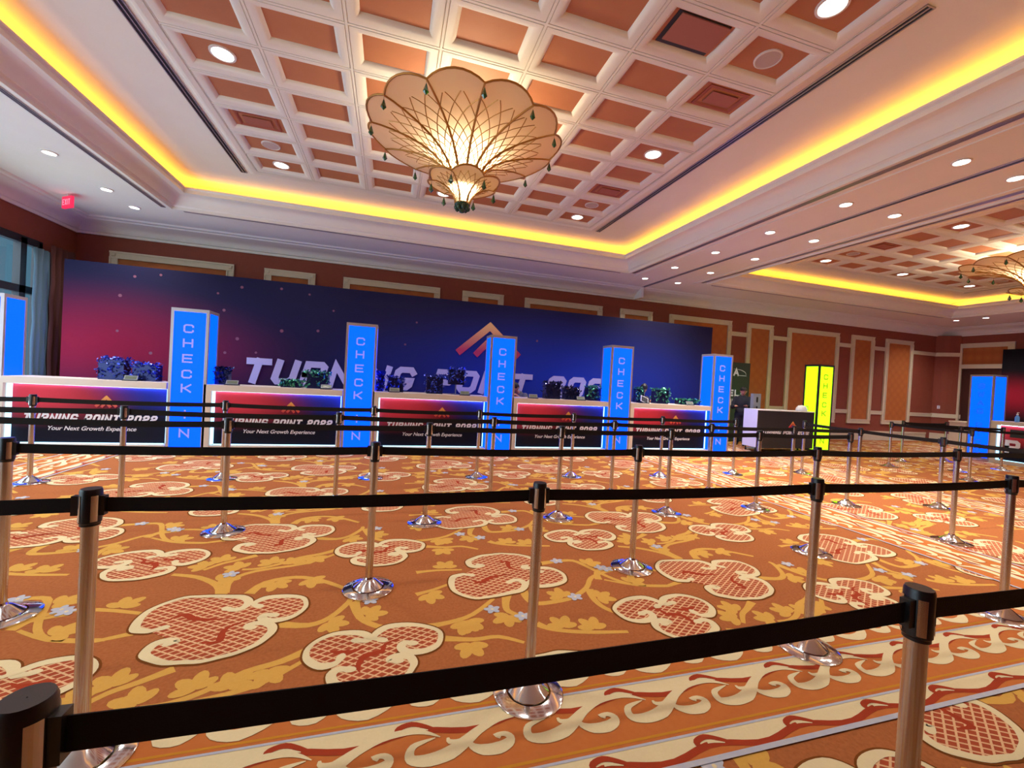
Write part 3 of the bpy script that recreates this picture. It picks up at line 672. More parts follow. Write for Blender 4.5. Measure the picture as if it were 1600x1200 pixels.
# linear slot diffusers
def slot(label, x0, y0, x1, y1, z, w=.05):
    t = thing('slot_diffuser', label, 'air slot', ((x0+x1)/2, (y0+y1)/2, z), 0, 'linear air slots')
    L = math.hypot(x1-x0, y1-y0)/2; v = abs(y1-y0) > abs(x1-x0)
    def bx(mb, a0, a1, b0, b1, z0, z1): mb.box(*((b0, b1, a0, a1) if v else (a0, a1, b0, b1)), z0, z1)
    a = MB()
    for b0 in (-w, -.006, w-.012): bx(a, -L, L, b0, b0+.012, -.012, 0)
    bx(a, -L-.01, -L, -w, w, -.012, 0); bx(a, L, L+.01, -w, w, -.012, 0)
    a.build('frame', M['frame_alu'], t)
    a = MB(); bx(a, -L, L, -w+.012, w-.012, -.004, 0); a.build('slot', M['slot_black'], t)
slot('long black air slot on the left edge of the near coffers', -2.60, 2.5, -2.60, 8.37, ZU)
slot('long black air slot on the right edge of the near coffers', 4.17, 2.5, 4.17, 8.37, ZU)
slot('long air slot beside the left of the far right coffers', -2.60+PERIOD, 2.5, -2.60+PERIOD, 8.37, ZU)
slot('long air slot beside the far edge of the far right coffers', 4.17+PERIOD, 2.5, 4.17+PERIOD, 8.37, ZU)
slot('air slot on the left soffit above the window side', -4.20, 1.3, -4.20, 9.39, ZS, .035)
slot('air slot on the soffit right of the near lit tray', 5.73, 1.3, 5.73, 9.39, ZS, .035)
slot('air slot on the soffit left of the far lit tray', 7.80, 1.3, 7.80, 9.39, ZS, .035)
slot('thin air slot on the soffit along the back wall, left half', -3.9, 9.5, 5.4, 9.5, ZS, .025)
slot('thin air slot on the soffit along the back wall, right half', 8.2, 9.5, 17.4, 9.5, ZS, .025)

def exit_sign():
    t = thing('exit_sign', 'small glowing red exit sign hanging from the left soffit', 'exit sign', (-5.62, 9.42, ZS), -.62)
    a = MB(); a.box(-.015, .015, -.015, .015, -.06, 0); a.build('bracket', M['white_ring'], t)
    a = MB(); a.box(-.14, .14, -.02, .02, -.25, -.05); a.build('panel', M['exit_red'], t)
    a = MB()
    x = -.115
    for ch, w in (('E', .05), ('X', .05), ('I', .014), ('T', .05)):
        if ch == 'X':
            GL['X'] = [[(0, 0), (1, 1)], [(0, 1), (1, 0)]]
        put_glyph(a, ch, x, -.2, w, .1, .013, .003, y=-.0205); x += w+.019
    a.build('lettering', M['exit_letter'], t)
exit_sign()

# ---------------------------------------------------------------- chandeliers
def petal_surface(prof, n, bulge_r, bulge_z, sub=6):
    """rows of a scalloped bowl: profile (r, z) at the ribs, bulging between them"""
    mb = MB(); rows = []; K = n*sub
    for i, (r, z) in enumerate(prof):
        t = i/(len(prof)-1); row = []
        for k in range(K):
            u = (k % sub)/sub*2-1; b = 1-u*u; w = t*t
            row.append(mb.vert(((r+bulge_r*b*w)*math.cos(2*PI*k/K), (r+bulge_r*b*w)*math.sin(2*PI*k/K), z+bulge_z*b*w)))
        rows.append(row)
    for a, b in zip(rows, rows[1:]):
        for k in range(K): mb.face((a[k], a[(k+1) % K], b[(k+1) % K], b[k]))
    return mb
def prof_at(prof, t):
    q = t*(len(prof)-1); k = min(int(q), len(prof)-2); f = q-k
    return (prof[k][0]+(prof[k+1][0]-prof[k][0])*f, prof[k][1]+(prof[k+1][1]-prof[k][1])*f)
def chandelier(loc, label):
    t = thing('chandelier', label, 'chandelier', loc, 0, 'lily shaped chandeliers')
    zb = loc[2]
    big = [(.16, 3.90), (.185, 3.98), (.22, 4.06), (.28, 4.14), (.38, 4.23), (.52, 4.31), (.70, 4.375), (.88, 4.42), (1.03, 4.445), (1.14, 4.455)]
    low = [(.085, 3.665), (.095, 3.71), (.12, 3.77), (.17, 3.83), (.25, 3.88), (.33, 3.905), (.40, 3.90)]
    rel = lambda P: [(r, z-zb) for r, z in P]
    big, low = rel(big), rel(low)
    N, n2 = 12, 6
    petal_surface(big, N, .075, .05).build('upper_bowl', M['shade'], t, smooth='all')
    petal_surface(low, n2, .07, .045, 8).build('lower_bowl', M['shade'], t, smooth='all')
    for prof, nn, rr, nm, br, bz in ((big, N, .016, 'rib', .075, .05), (low, n2, .010, 'rib', .07, .045)):
        for k in range(nn):
            a = 2*PI*k/nn; m_ = MB(); m_.tube([((r+.004)*math.cos(a), (r+.004)*math.sin(a), z-.004) for r, z in prof], rr, 5, radii=[rr*(1.2-.6*i/len(prof)) for i in range(len(prof))]); m_.build(nm, M['gold'], t, smooth='all')
        rim = MB(); sub = 8; K = nn*sub; pts = []
        for k in range(K+1):
            u = (k % sub)/sub*2-1; b = 1-u*u; r = prof[-1][0]+br*b; a = 2*PI*k/K
            pts.append((r*math.cos(a), r*math.sin(a), prof[-1][1]+bz*b))
        rim.tube(pts, .012, 6); rim.build('rim', M['gold'], t, smooth='all')
        lat = MB(); nl = 30 if nn == N else 24
        tmax = .80; ang = [0.0]
        for i in range(40):
            ra, za = prof_at(prof, i/40*tmax); rb, zb_ = prof_at(prof, (i+1)/40*tmax); ang.append(ang[-1]+.62*math.hypot(rb-ra, zb_-za)/((ra+rb)/2))
        for sgn in (1, -1):
            for k in range(nl):
                a0 = 2*PI*(k+.5)/nl; pts = []
                for i in range(21):
                    tt = i/20*tmax; r, z = prof_at(prof, tt); a = a0+sgn*ang[i*2]
                    u = ((a*nn/2/PI) % 1)*2-1; b = (1-u*u)*tt*tt
                    pts.append(((r+br*b+.003)*math.cos(a), (r+br*b+.003)*math.sin(a), z+bz*b-.003))
                lat.tube(pts, .0055 if nn == N else .0035, 4)
        lat.build('lattice', M['gold'], t)
    # pendants
    pend = MB(); h = .155; pend.lathe([(.001, -.03), (.012, -.06), (.030, -.115), (.030, -.122), (.001, -h)], 6); wire = MB(); wire.tube([(0, 0, 0), (0, 0, -.035)], .002, 4)
    first = None
    for prof, nn in ((big, N), (low, n2)):
        for k in range(nn):
            a = 2*PI*k/nn; p = (prof[-1][0]*math.cos(a), prof[-1][0]*math.sin(a), prof[-1][1]-.01)
            if first is None:
                first = pend.build('pendant', M['green_glass'], t, p); w = wire.build('hook', M['gold'], first); firstw = w
            else:
                c = first.copy(); COL.objects.link(c); c.location = p; c.parent = t; d = firstw.copy(); COL.objects.link(d); d.parent = c
    f = MB(); f.lathe([(.001, 3.55-zb), (.03, 3.56-zb), (.05, 3.59-zb), (.045, 3.61-zb), (.085, 3.625-zb), (.1, 3.65-zb), (.088, 3.675-zb), (.001, 3.68-zb)], 16)
    for k in range(8):
        a = 2*PI*k/8; f.lathe([(.001, 3.575-zb), (.022, 3.59-zb), (.03, 3.615-zb), (.02, 3.64-zb), (.001, 3.65-zb)], 8, (.075*math.cos(a), .075*math.sin(a)))
    f.build('finial', mat('green_finial', lin(34, 74, 58), .25), t, smooth=True)
    s = MB(); s.lathe([(.02, 3.7-zb), (.02, 4.72-zb)], 10); s.lathe([(.02, -.14), (.09, -.12), (.12, -.02), (.12, 0)], 20); s.build('stem', M['gold'], t, smooth=True)
    for z, e, r in ((4.07, W_CHAND*.55, .06), (4.24, W_CHAND, .10), (3.80, W_CHAND*.16, .03)):
        l = bpy.data.lights.new('chandelier_lamp', 'POINT'); l.energy = e; l.color = C_CHAND; l.shadow_soft_size = r
        for dx in (-.08, .08) if z > 4 else (.05,):
            o = bpy.data.objects.new('chandelier_lamp', l); COL.objects.link(o); o.parent = t; o.location = (dx, dx*.3, z-zb)
    return t
ch = chandelier((.77, 5.40, 4.80), 'large lily shaped chandelier with green drops in the near coffered ceiling')
c2 = dup(ch, (.77+PERIOD, 5.40, 4.80), 'lily shaped chandelier at the right edge under the far coffers')

# ---------------------------------------------------------------- queue barriers
def lathe_mesh(name, prof, n, m, smooth=True):
    a = MB(); a.lathe(prof, n); o = a.build(name, m, smooth=smooth); return o
PROTO = {}
def proto_parts():
    b = MB(); b.lathe([(.165, 0), (.165, .009), (.160, .012), (.105, .020)], 40); b.lathe([(.1, .018), (.098, .024), (.045, .066), (.03, .074), (.026, .085)], 12)
    PROTO['base'] = b
    p = MB(); p.lathe([(.0245, .02), (.0245, .895)], 20); PROTO['pole'] = p
    h = MB(); h.lathe([(.028, .875), (.032, .88), (.032, .992), (.029, 1.0), (.001, 1.0)], 20); PROTO['belt_head'] = h
    s = MB()
    for a0 in (0, 90, 180, 270):
        a = math.radians(a0+45); da = .30; r0, r1 = .0325, .0335; prev = None
        for k in range(5):
            q = a-da+2*da*k/4; c_, s_ = math.cos(q), math.sin(q)
            if prev: s.quad((prev[0]*r1, prev[1]*r1, .885), (c_*r1, s_*r1, .885), (c_*r1, s_*r1, .978), (prev[0]*r1, prev[1]*r1, .978))
            prev = (c_, s_)
    PROTO['chrome_inlay'] = s
    r = MB(); r.lathe([(.0255, .868), (.029, .868), (.029, .876), (.0255, .876)], 20); PROTO['collar'] = r
proto_parts()
ROOTS = []
def stanchion(x, y, label, rot=0.0):
    t = thing('stanchion', label, 'queue barrier post', (x, y, 0), 0, 'retractable belt queue posts')
    if not ROOTS:
        for nm, mk, sm in (('base', 'chrome', 30), ('pole', 'steel', 'all'), ('belt_head', 'black_plastic', 30), ('collar', 'black_plastic', 30)):
            PROTO[nm+'_o'] = PROTO[nm].build(nm, M[mk], t, smooth=sm)
        PROTO['inlay_o'] = PROTO['chrome_inlay'].build('inlay', M['steel'], PROTO['belt_head_o'], smooth='all')
    else:
        for nm in ('base', 'pole', 'belt_head', 'collar'):
            c = PROTO[nm+'_o'].copy(); COL.objects.link(c); c.parent = t
            if nm == 'belt_head': d = PROTO['inlay_o'].copy(); COL.objects.link(d); d.parent = c
    ROOTS.append(t)
    return t
def belt(t, x1, y1, end=True, over=0.0):
    x0, y0 = t.location.x, t.location.y; d = Vector((x1-x0, y1-y0, 0)); L = d.length; u = d/L; n = Vector((-u.y, u.x, 0))
    a = MB(); s0, s1 = .036, L-(.036 if end else over)
    N = 8
    z0, z1 = .915, .967
    prev = None
    for k in range(N+1):
        s = s0+(s1-s0)*k/N; sag = -.012*4*(k/N)*(1-k/N)*(L/2)
        q = [u*s+n*.0012, u*s-n*.0012]
        row = [(q[0].x, q[0].y, z0+sag), (q[0].x, q[0].y, z1+sag), (q[1].x, q[1].y, z1+sag), (q[1].x, q[1].y, z0+sag)]
        ids = [a.vert(p) for p in row]
        if prev:
            for i in range(4): a.face((prev[i], prev[(i+1) % 4], ids[(i+1) % 4], ids[i]))
        prev = ids
    a.build('belt', M['belt'], t)
    # moulded receivers on both ends
    for s in ((.03, .046), (L-.052, L-.03)) if end else ((.03, .046),):
        c = MB()
        p = [u*s[0]+n*.012, u*s[1]+n*.012, u*s[1]-n*.012, u*s[0]-n*.012]
        lo = [c.vert((q.x, q.y, .905)) for q in p]; hi = [c.vert((q.x, q.y, .975)) for q in p]
        c.face(lo[::-1]); c.face(hi)
        for i in range(4): c.face((lo[i], lo[(i+1) % 4], hi[(i+1) % 4], hi[i]))
        c.build('belt_clip', M['black_plastic'], t)
ROWS = [
 ('row nearest the camera', [(-.46, .735), (1.34, .74), (3.16, .74)], None, [1]),
 ('second row of queue belts', [(-2.75, 1.86), (-1.01, 1.865), (.70, 1.85), (2.42, 1.85), (4.22, 1.85), (6.0, 1.86)], None, None),
 ('third row of queue belts', [(-3.95, 2.98), (-2.0, 2.985), (-.07, 2.98), (1.96, 2.98), (3.90, 3.0), (5.86, 2.99), (7.62, 2.99)], None, None),
 ('fourth row of queue belts', [(-3.1, 4.2), (-1.33, 4.2), (.40, 4.22), (1.81, 4.21), (3.20, 4.22), (4.54, 4.25), (6.12, 4.26)], None, None),
 ('fifth row of queue belts', [(-4.45, 5.03), (-2.49, 5.03), (-.52, 5.0), (1.25, 5.01), (2.92, 5.03), (4.47, 5.0), (6.03, 5.03), (7.41, 5.01)], None, None),
 ('queue row nearest the counters', [(-5.75, 6.05), (-3.84, 6.04), (-1.98, 6.12), (-.19, 6.07), (1.29, 6.06), (2.79, 6.05), (4.37, 6.0), (5.95, 6.09)], None, None),
]
for ri, (rn, pts, _, _) in enumerate(ROWS):
    prev = None; vis = 0
    for k, (x, y) in enumerate(pts):
        off = (ri == 0 and k == 2) or (ri > 0 and k == 0) or (ri in (1, 2) and k == len(pts)-1)
        if ri == 0: lab = ['black topped steel stanchion cut off at the bottom left corner', 'tall steel stanchion at lower right holding the nearest black belt', 'steel stanchion ending the nearest belt beyond the right edge'][k]
        elif off: lab = 'steel stanchion ending the %s of the %s outside the picture' % ('left' if k == 0 else 'right', rn)
        else:
            vis += 1; last = (k == len(pts)-1)
            lab = 'steel stanchion, %s from the left in the %s' % (ORD[vis-1], rn)
        t = stanchion(x, y, lab)
        if prev: belt(prev, x, y)
        prev = t
# the belt that closes the queue on the right
f8 = stanchion(7.56, 6.1, 'steel stanchion in front of the black kiosk, starting the slanting side belt')
e7 = [o for o in ROOTS if abs(o.location.x-7.41) < .01][0]
belt(f8, 7.41, 5.01)
d7 = stanchion(7.5, 3.99, 'steel stanchion on the slanting side belt, left of the tall blue pickup tower')
belt(e7, 7.5, 3.99); belt(d7, 7.62, 2.99)
g1 = stanchion(10.76, 6.65, 'far steel stanchion lit yellow, nearer of the pair right of the yellow tower')
g2 = stanchion(12.04, 7.19, 'far steel stanchion lit yellow, farther of the pair right of the yellow tower')
g3 = stanchion(13.69, 7.24, 'far steel stanchion in front of the cream cabinet by the wall')
g4 = stanchion(12.03, 6.11, 'far steel stanchion standing left in front of the door')
g5 = stanchion(10.87, 5.35, 'steel stanchion just left of the blue pickup tower')
g6 = stanchion(13.72, 6.21, 'steel stanchion in front of the lit counter at the right edge')
g7 = stanchion(13.2, 4.9, 'steel stanchion of the far queue beyond the right edge')
belt(g1, 12.03, 6.11); belt(g2, 13.69, 7.24); belt(g4, 13.2, 4.9); belt(g2, 13.72, 6.21); belt(g1, 10.87, 5.35)

# ---------------------------------------------------------------- check-in counters
CW, CH, CD = 2.13, 1.10, .62
panel_print = gradient_print('counter_print', 2, 1, [(.2, .80, 1.6, .62, lin(226, 66, 84)), (2.0, 1.0, 1.3, .62, lin(50, 66, 214)), (1.0, 1.12, .8, .34, lin(150, 70, 176))], lin(20, 20, 34))
chev_mat = ramp_mat('chevron_gold_red', 2, .67, .86, lin(190, 50, 60), lin(240, 180, 80))
def chevron(mb, cx, apex, w, h, th, y, depth, half=False):
    """an open roof-shaped mark: two slanted bars with a smaller bar pair inside"""
    cnt = [0]
    def bar(p0, p1, wdt):
        cnt[0] += 1; dd = depth+.001*cnt[0]
        L, R = stroke_edges([Vector((*p0, 0)), Vector((*p1, 0))], [wdt, wdt])
        f = [(p.x, y-dd, p.y) for p in (R[0], R[1], L[1], L[0])]; bk = [(p.x, y, p.y) for p in (R[0], R[1], L[1], L[0])]
        mb.quad(*f)
        for i in range(4): mb.quad(f[i], bk[i], bk[(i+1) % 4], f[(i+1) % 4])
    k = th*.45
    bar((cx-w/2, apex-h), (cx+th*.32, apex-th*.6), th); bar((cx-th*.32, apex-th*.6), (cx+w/2, apex-h), th)
    bar((cx-w*.22, apex-h*1.04), (cx+th*.2, apex-h*.55), th*.9); bar((cx-th*.2, apex-h*.55), (cx+w*.22, apex-h*1.04), th*.9)
def counter(x0, y0, label, rot=0.0, word='TURNING POINT 2022'):
    t = thing('check_in_counter', label, 'counter', (x0, y0, 0), rot, 'lit check-in counters')
    W_ = CW; po = .10
    b = MB()
    b.box(0, W_, 0, CD, CH-.1, CH); b.box(0, po, 0, CD, .0, CH-.1); b.box(po, W_-.03, .16, CD, 0, CH-.1); b.box(po, W_, .02, CD, 0, .085)
    b.build('body', M['laminate'], t)
    p = MB(); p.box(0, W_-po-.05, 0, .012, 0, CH-.1-.115); g = p.build('graphic_panel', panel_print, t, (po+.01, .145, .10))
    l = MB(); l.box(po+.001, po+.022, .06, .14, .10, CH-.115); l.build('led_strip', M['led'], t)
    l = MB(); l.box(po+.03, W_-.06, .115, .14, .088, .098); l.build('led_strip', M['led'], t)
    l = MB(); l.box(po+.03, W_-.06, .12, .14, CH-.107, CH-.101); l.build('led_strip', M['led_bright'], t)
    l = MB(); l.box(W_-.035, W_-.025, .115, .14, .10, CH-.115); l.build('led_strip', M['led'], t)
    if word.startswith('TURN'):
        w = MB(); put_word(w, word,   .24, .415, 1.74, .13, .029, .006, .28, y=.145, gap=.2); w.build('lettering', M['letters'], t)
        font_word('tagline', 'Your Next Growth Experience', M['letters'], t, .56, .145, .29, 1.13, .3, .012)
        c = MB(); chevron(c, 1.28, .86, .27, .19, .042, .145, .008); c.build('chevron_mark', chev_mat, t)
    else:
        w = MB(); put_word(w, 'PR', .22, .30, .62, .33, .08, .008, .0, y=.145, gap=.25); w.build('lettering', M['letters'], t)
        w = MB(); w.box(.3, 1.6, .138, .145, .7, .9); w.build('dark_panel', M['dark'], t)
    return t
XC = [-3.43, -.79, 1.86, 4.51, 7.15]                              # left edges of the blue towers
CY = 8.06
for i, x in enumerate((-5.58, -2.93, -.28, 2.37, 5.03)):
    cn = ['leftmost white check-in counter with red to blue lit front', 'check-in counter between the first and second full blue towers', 'check-in counter between the second and third full blue towers', 'check-in counter between the third and fourth full blue towers', 'check-in counter left of the blue tower nearest the black banner'][i]
    counter(x, CY, cn)
def wide(ch): return .04 if ch == 'I' else .145
def tower(x, y, label, panel, letters, words, zs, w=.53, d=.42, rot=0.0, frame='frame_alu', lettered='front', h=2.32):
    t = thing('light_tower', label, 'lit tower', (x, y, 0), rot, 'lit square towers')
    f = MB(); e = .042
    for (a, b_) in ((0, 0), (w-e, 0), (0, d-e), (w-e, d-e)): f.box(a, a+e, b_, b_+e, 0, h)
    for z in (0, h-e*1.3): f.box(e, w-e, 0, e, z, z+e*1.3); f.box(e, w-e, d-e, d, z, z+e*1.3); f.box(0, e, e, d-e, z, z+e*1.3); f.box(w-e, w, e, d-e, z, z+e*1.3)
    f.box(e, w-e, e, d-e, h-.02, h-.005); f.build('frame', M[frame], t)
    for (nm, bx) in (('lit_panel', (e, w-e, .006, .012)), ('lit_panel', (e, w-e, d-.012, d-.006)), ('lit_panel', (.006, .012, e, d-e)), ('lit_panel', (w-.012, w-.006, e, d-e))):
        p = MB(); p.box(*bx, e*1.3, h-e*1.3); p.build(nm, M[panel], t)
    if words:
        for chh, z in zip(words, zs):
            ww = wide(chh); a = MB()
            if lettered == 'front': put_glyph(a, chh, w*.47-ww/2, z+.01, ww, .14, .024, .004, y=.006)
            else:
                b2 = MB(); put_glyph(b2, chh, -ww/2, z, ww, .15, .03, .004, y=0)
                base = len(a.v)
                for v in b2.v: a.v.append((v[1]+.006, d*.5-v[0], v[2]))
                for fc in b2.f: a.f.append(tuple(base+k for k in fc)); a.m.append(0)
            a.build('letter', M[letters], t)
    return t
ZC = [1.915, 1.68, 1.43, 1.175, .945, .52, .21]
tower(-6.06, 8.1, 'blue lit tower cut off at the left edge by the window', 'blue_panel', 'letter_lav', 'CHECKIN', ZC)
for i, x in enumerate(XC):
    tower(x, 8.06, ['blue lit CHECK IN tower, first complete one from the left', 'blue lit CHECK IN tower below the letter N of TURNING', 'blue lit CHECK IN tower covering the large chevron', 'blue lit CHECK IN tower after the backdrop date', 'blue lit CHECK IN tower beside the black SELF banner'][i], 'blue_panel', 'letter_lav', 'CHECKIN', ZC)
tower(10.88, 8.46, 'bright yellow CHECK IN tower behind the black kiosk', 'yellow_panel', 'letter_olive', 'CHECKIN', ZC, w=.52, d=.42, frame='dark')
tower(15.55, 7.28, 'blue SWAG PICK tower in front of the dark door', 'blue_panel', 'letter_teal', 'SWAGPICK', [1.93, 1.70, 1.47, 1.24, .85, .62, .40, .17], w=.45, d=.53, rot=-.12, lettered='side')

# backdrop
def backdrop():
    x0, x1, y, h = -5.92, 8.66, 9.9, 3.24
    t = thing('stage_backdrop', 'wide dark blue printed backdrop reading TURNING POINT 2022', 'backdrop', (x0, y, 0))
    pr = gradient_print('backdrop_print', 14, 3.2, [(.1, 1.65, 4.4, 1.45, lin(138, 24, 52)), (10.3, 1.5, 6.4, 2.0, lin(30, 54, 150))], lin(31, 29, 58), .7)
    b = MB(); b.box(0, x1-x0, 0, .06, 0, h); b.build('panel', pr, t)
    letter_parts('TURNING POINT 2022', mat('lilac_white_letter', lin(186, 182, 204), .5), t, -2.98-x0, 1.08, 8.95, .53, .135, .03, .27, 0, .17)
    cm = ramp_mat('large_chevron_paint', 2, 2.1, 2.7, lin(176, 44, 74), lin(226, 178, 110))
    c = MB(); chevron(c, 2.24-x0, 2.84, 1.5, .82, .16, 0, .02); c.build('chevron_mark', cm, t)
    st = MB()
    for (x, z) in [(-4.83,3.04),(-4.41,3.12),(-5.05,2.65),(-3.43,2.87),(-3.01,3.04),(-2.28,3.09),(-1.74,3.03),(-3.31,2.54),(-1.25,2.73),(-3.26,1.68),(.52,2.64),(.29,2.12),(3.45,2.45),(-3.05,1.98),(-2.7,1.72),(-5.07,1.97),(-4.52,1.58),(-2.24,2.21),(-1.54,2.27)]:
        r = random.uniform(.022, .036); P = [st.vert((x-x0+r*math.cos(2*PI*k/10), -.002, z+r*math.sin(2*PI*k/10))) for k in range(10)]; st.face(P)
    st.build('printed_stars', mat('star_print', lin(120, 66, 86), .6), t)
    for xx in (.5, 4, 7.5, 11, 14): 
        k = MB(); k.box(xx-.03, xx+.03, .06, .5, 0, .05); k.box(xx-.03, xx+.03, .06, .1, .05, 2.6); k.build('brace', M['frame_alu'], t)
backdrop()
def backdrop_right():
    t = thing('stage_backdrop', 'black printed backdrop with a red glow at the right edge', 'backdrop', (20.0, 9.2, 0))
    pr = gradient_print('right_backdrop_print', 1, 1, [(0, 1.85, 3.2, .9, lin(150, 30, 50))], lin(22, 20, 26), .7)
    # print runs along y, so the panel is drawn along x and turned
    b = MB(); b.box(0, 6.0, 0, .06, 0, 3.42); b.build('panel', pr, t, rot=(0, 0, -PI/2))
backdrop_right()
counter(15.2, 7.12, 'lit counter with PR lettering at the right edge', -PI/2, 'PR')

# sanitizer pump on the right counter
t = thing('pump_bottle', 'white pump bottle of blue liquid on the right edge counter', 'bottle', (15.36, 6.72, CH))
a = MB(); a.lathe([(.001, 0), (.04, 0), (.042, .01), (.042, .12), (.03, .15), (.018, .165), (.018, .18), (.001, .18)], 20); a.build('bottle', M['blue_liquid'], t, smooth=True)
a = MB(); a.lathe([(.001, .18), (.02, .18), (.02, .21), (.008, .21), (.008, .24), (.001, .24)], 12); a.box(-.008, .05, -.008, .008, .235, .25); a.build('pump', M['white_plastic'], t)

# SELF banner
def banner():
    t = thing('banner_stand', 'tall black banner with white SELF lettering beside the last blue tower', 'banner', (9.32, 10.2, 0))
    b = MB(); b.box(0, 1.05, 0, .03, .06, 2.34); b.build('banner_panel', M['dark'], t)
    b = MB(); b.box(-.02, 1.07, -.12, .16, 0, .06); b.build('base', M['black_plastic'], t)
    w = MB(); put_word(w, 'SELF', .08, 1.33, .84, .2, .05, .004, 0, y=0, gap=.22); put_word(w, 'CHECK', .0+.06, 1.06, .94, .2, .05, .004, 0, y=0, gap=.2); w.build('lettering', M['letters'], t)
    lg = MB(); put_glyph(lg, 'A', .44, 1.94, .2, .22, .05, .004)
    pth = [Vector((.5+.4*math.cos(a), 2.0+.14*math.sin(a), 0)) for a in [PI*.55-PI*.6*k/12 for k in range(13)]]
    L, R = stroke_edges(pth, lerp_list([.004, .02, .006], 13))
    for i in range(12): lg.quad((R[i].x, -.004, R[i].y), (R[i+1].x, -.004, R[i+1].y), (L[i+1].x, -.004, L[i+1].y), (L[i].x, -.004, L[i].y))
    lg.box(.6, .92, -.004, 0, 1.95, 1.965); lg.build('logo', M['letters'], t)
banner()

# black kiosk
def kiosk():
    t = thing('kiosk_counter', 'black fronted kiosk counter with white side and TURNING POINT 2022', 'kiosk', (8.8, 8.35, 0))
    w, d, h = 1.86, .42, 1.06
    b = MB(); b.box(.012, w, .012, d, .12, h-.02); b.build('body', M['dark'], t)
    b = MB(); b.box(0, .012, 0, d, .12, h); b.build('side_panel', mat('white_side', lin(214, 214, 238), .4), t)
    b = MB(); b.box(.012, w+.01, -.01, d, h-.02, h); b.build('top', M['white_plastic'], t)
    b = MB(); b.box(.012, w, 0, .012, .1, h-.02); b.build('front_panel', mat('black_front', lin(34, 34, 38), .5), t)
    for (x, y) in ((.06, .06), (w-.06, .06), (.06, d-.06), (w-.06, d-.06)):
        c = MB(); c.lathe([(.02, 0), (.025, .03), (.012, .06), (.012, .12)], 10, (x, y)); c.build('foot', M['black_plastic'], t)
    m_ = MB(); put_word(m_, 'TURNING POINT 2022', .17, .455, 1.55, .095, .022, .005, .28, y=0, gap=.2); m_.build('lettering', M['letters'], t)
    c = MB(); chevron(c, 1.15, .80, .24, .17, .036, 0, .006); c.build('chevron_mark', chev_mat, t)
kiosk()
t = thing('tote_bag', 'small white rounded bag lying on top of the black kiosk', 'bag', (10.46, 8.56, 1.06))
a = MB(); a.lathe([(.001, 0), (.15, 0), (.16, .03), (.14, .09), (.09, .14), (.001, .155)], 16); o = a.build('bag_body', M['white_plastic'], t, smooth='all'); o.scale = (1, .7, 1)
a = MB(); a.tube([(.12, 0, .08), (.17, 0, .14), (.22, 0, .13), (.23, 0, .05), (.17, 0, .01)], .008, 6); a.build('strap', M['grey_plastic'], t)
t = thing('sanitizer_dispenser', 'grey dispenser stand with black slot behind the kiosk', 'dispenser', (9.34, 8.95, 0))
a = MB(); a.lathe([(.16, 0), (.16, .012), (.02, .03), (.02, 1.0)], 20); a.build('stand', M['grey_plastic'], t, smooth=True)
a = MB(); a.box(-.12, .12, -.05, .05, .98, 1.45); a.build('housing', M['grey_plastic'], t)
a = MB(); a.box(-.025, .025, -.056, -.05, 1.22, 1.36); a.box(-.02, .02, -.056, -.05, 1.05, 1.12); a.build('slot', M['black_plastic'], t)
# cream cabinet and outlet by the far corner
t = thing('wall_cabinet', 'low cream box cabinet standing against the red wall near the door', 'cabinet', (19.3, 9.75, 0))
a = MB(); a.box(-.3, .3, -.22, .22, 0, .84); a.build('body', M['cream'], t)
a = MB(); a.box(-.32, .32, -.24, .24, .84, .88); a.build('top', M['cream'], t)
a = MB(); a.box(-.26, .26, -.235, -.22, .06, .8); d_ = a.build('door', M['cream'], t)
a = MB(); a.box(.2, .22, -.25, -.235, .4, .5); a.build('handle', M['steel'], d_)
t = thing('wall_outlet', 'small white wall plate on the red wall left of the door', 'wall plate', (19.985, 10.845, 1.316), -.94)
a = MB(); a.box(-.04, .04, -.012, 0, -.06, .06); a.build('plate', M['white_plastic'], t)
a = MB(); a.box(-.012, .012, -.016, -.012, .012, .035); a.box(-.012, .012, -.016, -.012, -.035, -.012); a.build('socket', M['grey_plastic'], t)

# curtains at the left window
def curtain(name, label, y0, y1, z0, z1, m_, amp, waves, x):
    a = MB(); n = waves*8; prev = None
    for k in range(n+1):
        y = y0+(y1-y0)*k/n; xx = x+amp*math.sin(2*PI*waves*k/n)
        col = [a.vert((xx+.01*math.sin(zz*7+k*.3), y, zz)) for zz in [z0+(z1-z0)*q/10 for q in range(11)]]
        if prev:
            for q in range(10): a.face((prev[q], col[q], col[q+1], prev[q+1]))
        prev = col
    o = a.build(name, m_, smooth='all'); md = o.modifiers.new('thickness', 'SOLIDIFY'); md.thickness = .006; tag(o, label, 'curtain'); return o
curtain('sheer_curtain', 'pale blue sheer curtain gathered at the left window', 9.7, 10.08, .03, 3.36, M['sheer'], .035, 3, XL+.16)
curtain('drape', 'dark brown drape hanging between the left window and the backdrop', 10.1, 10.72, .03, 3.5, M['drape'], .045, 4, XL+.16)

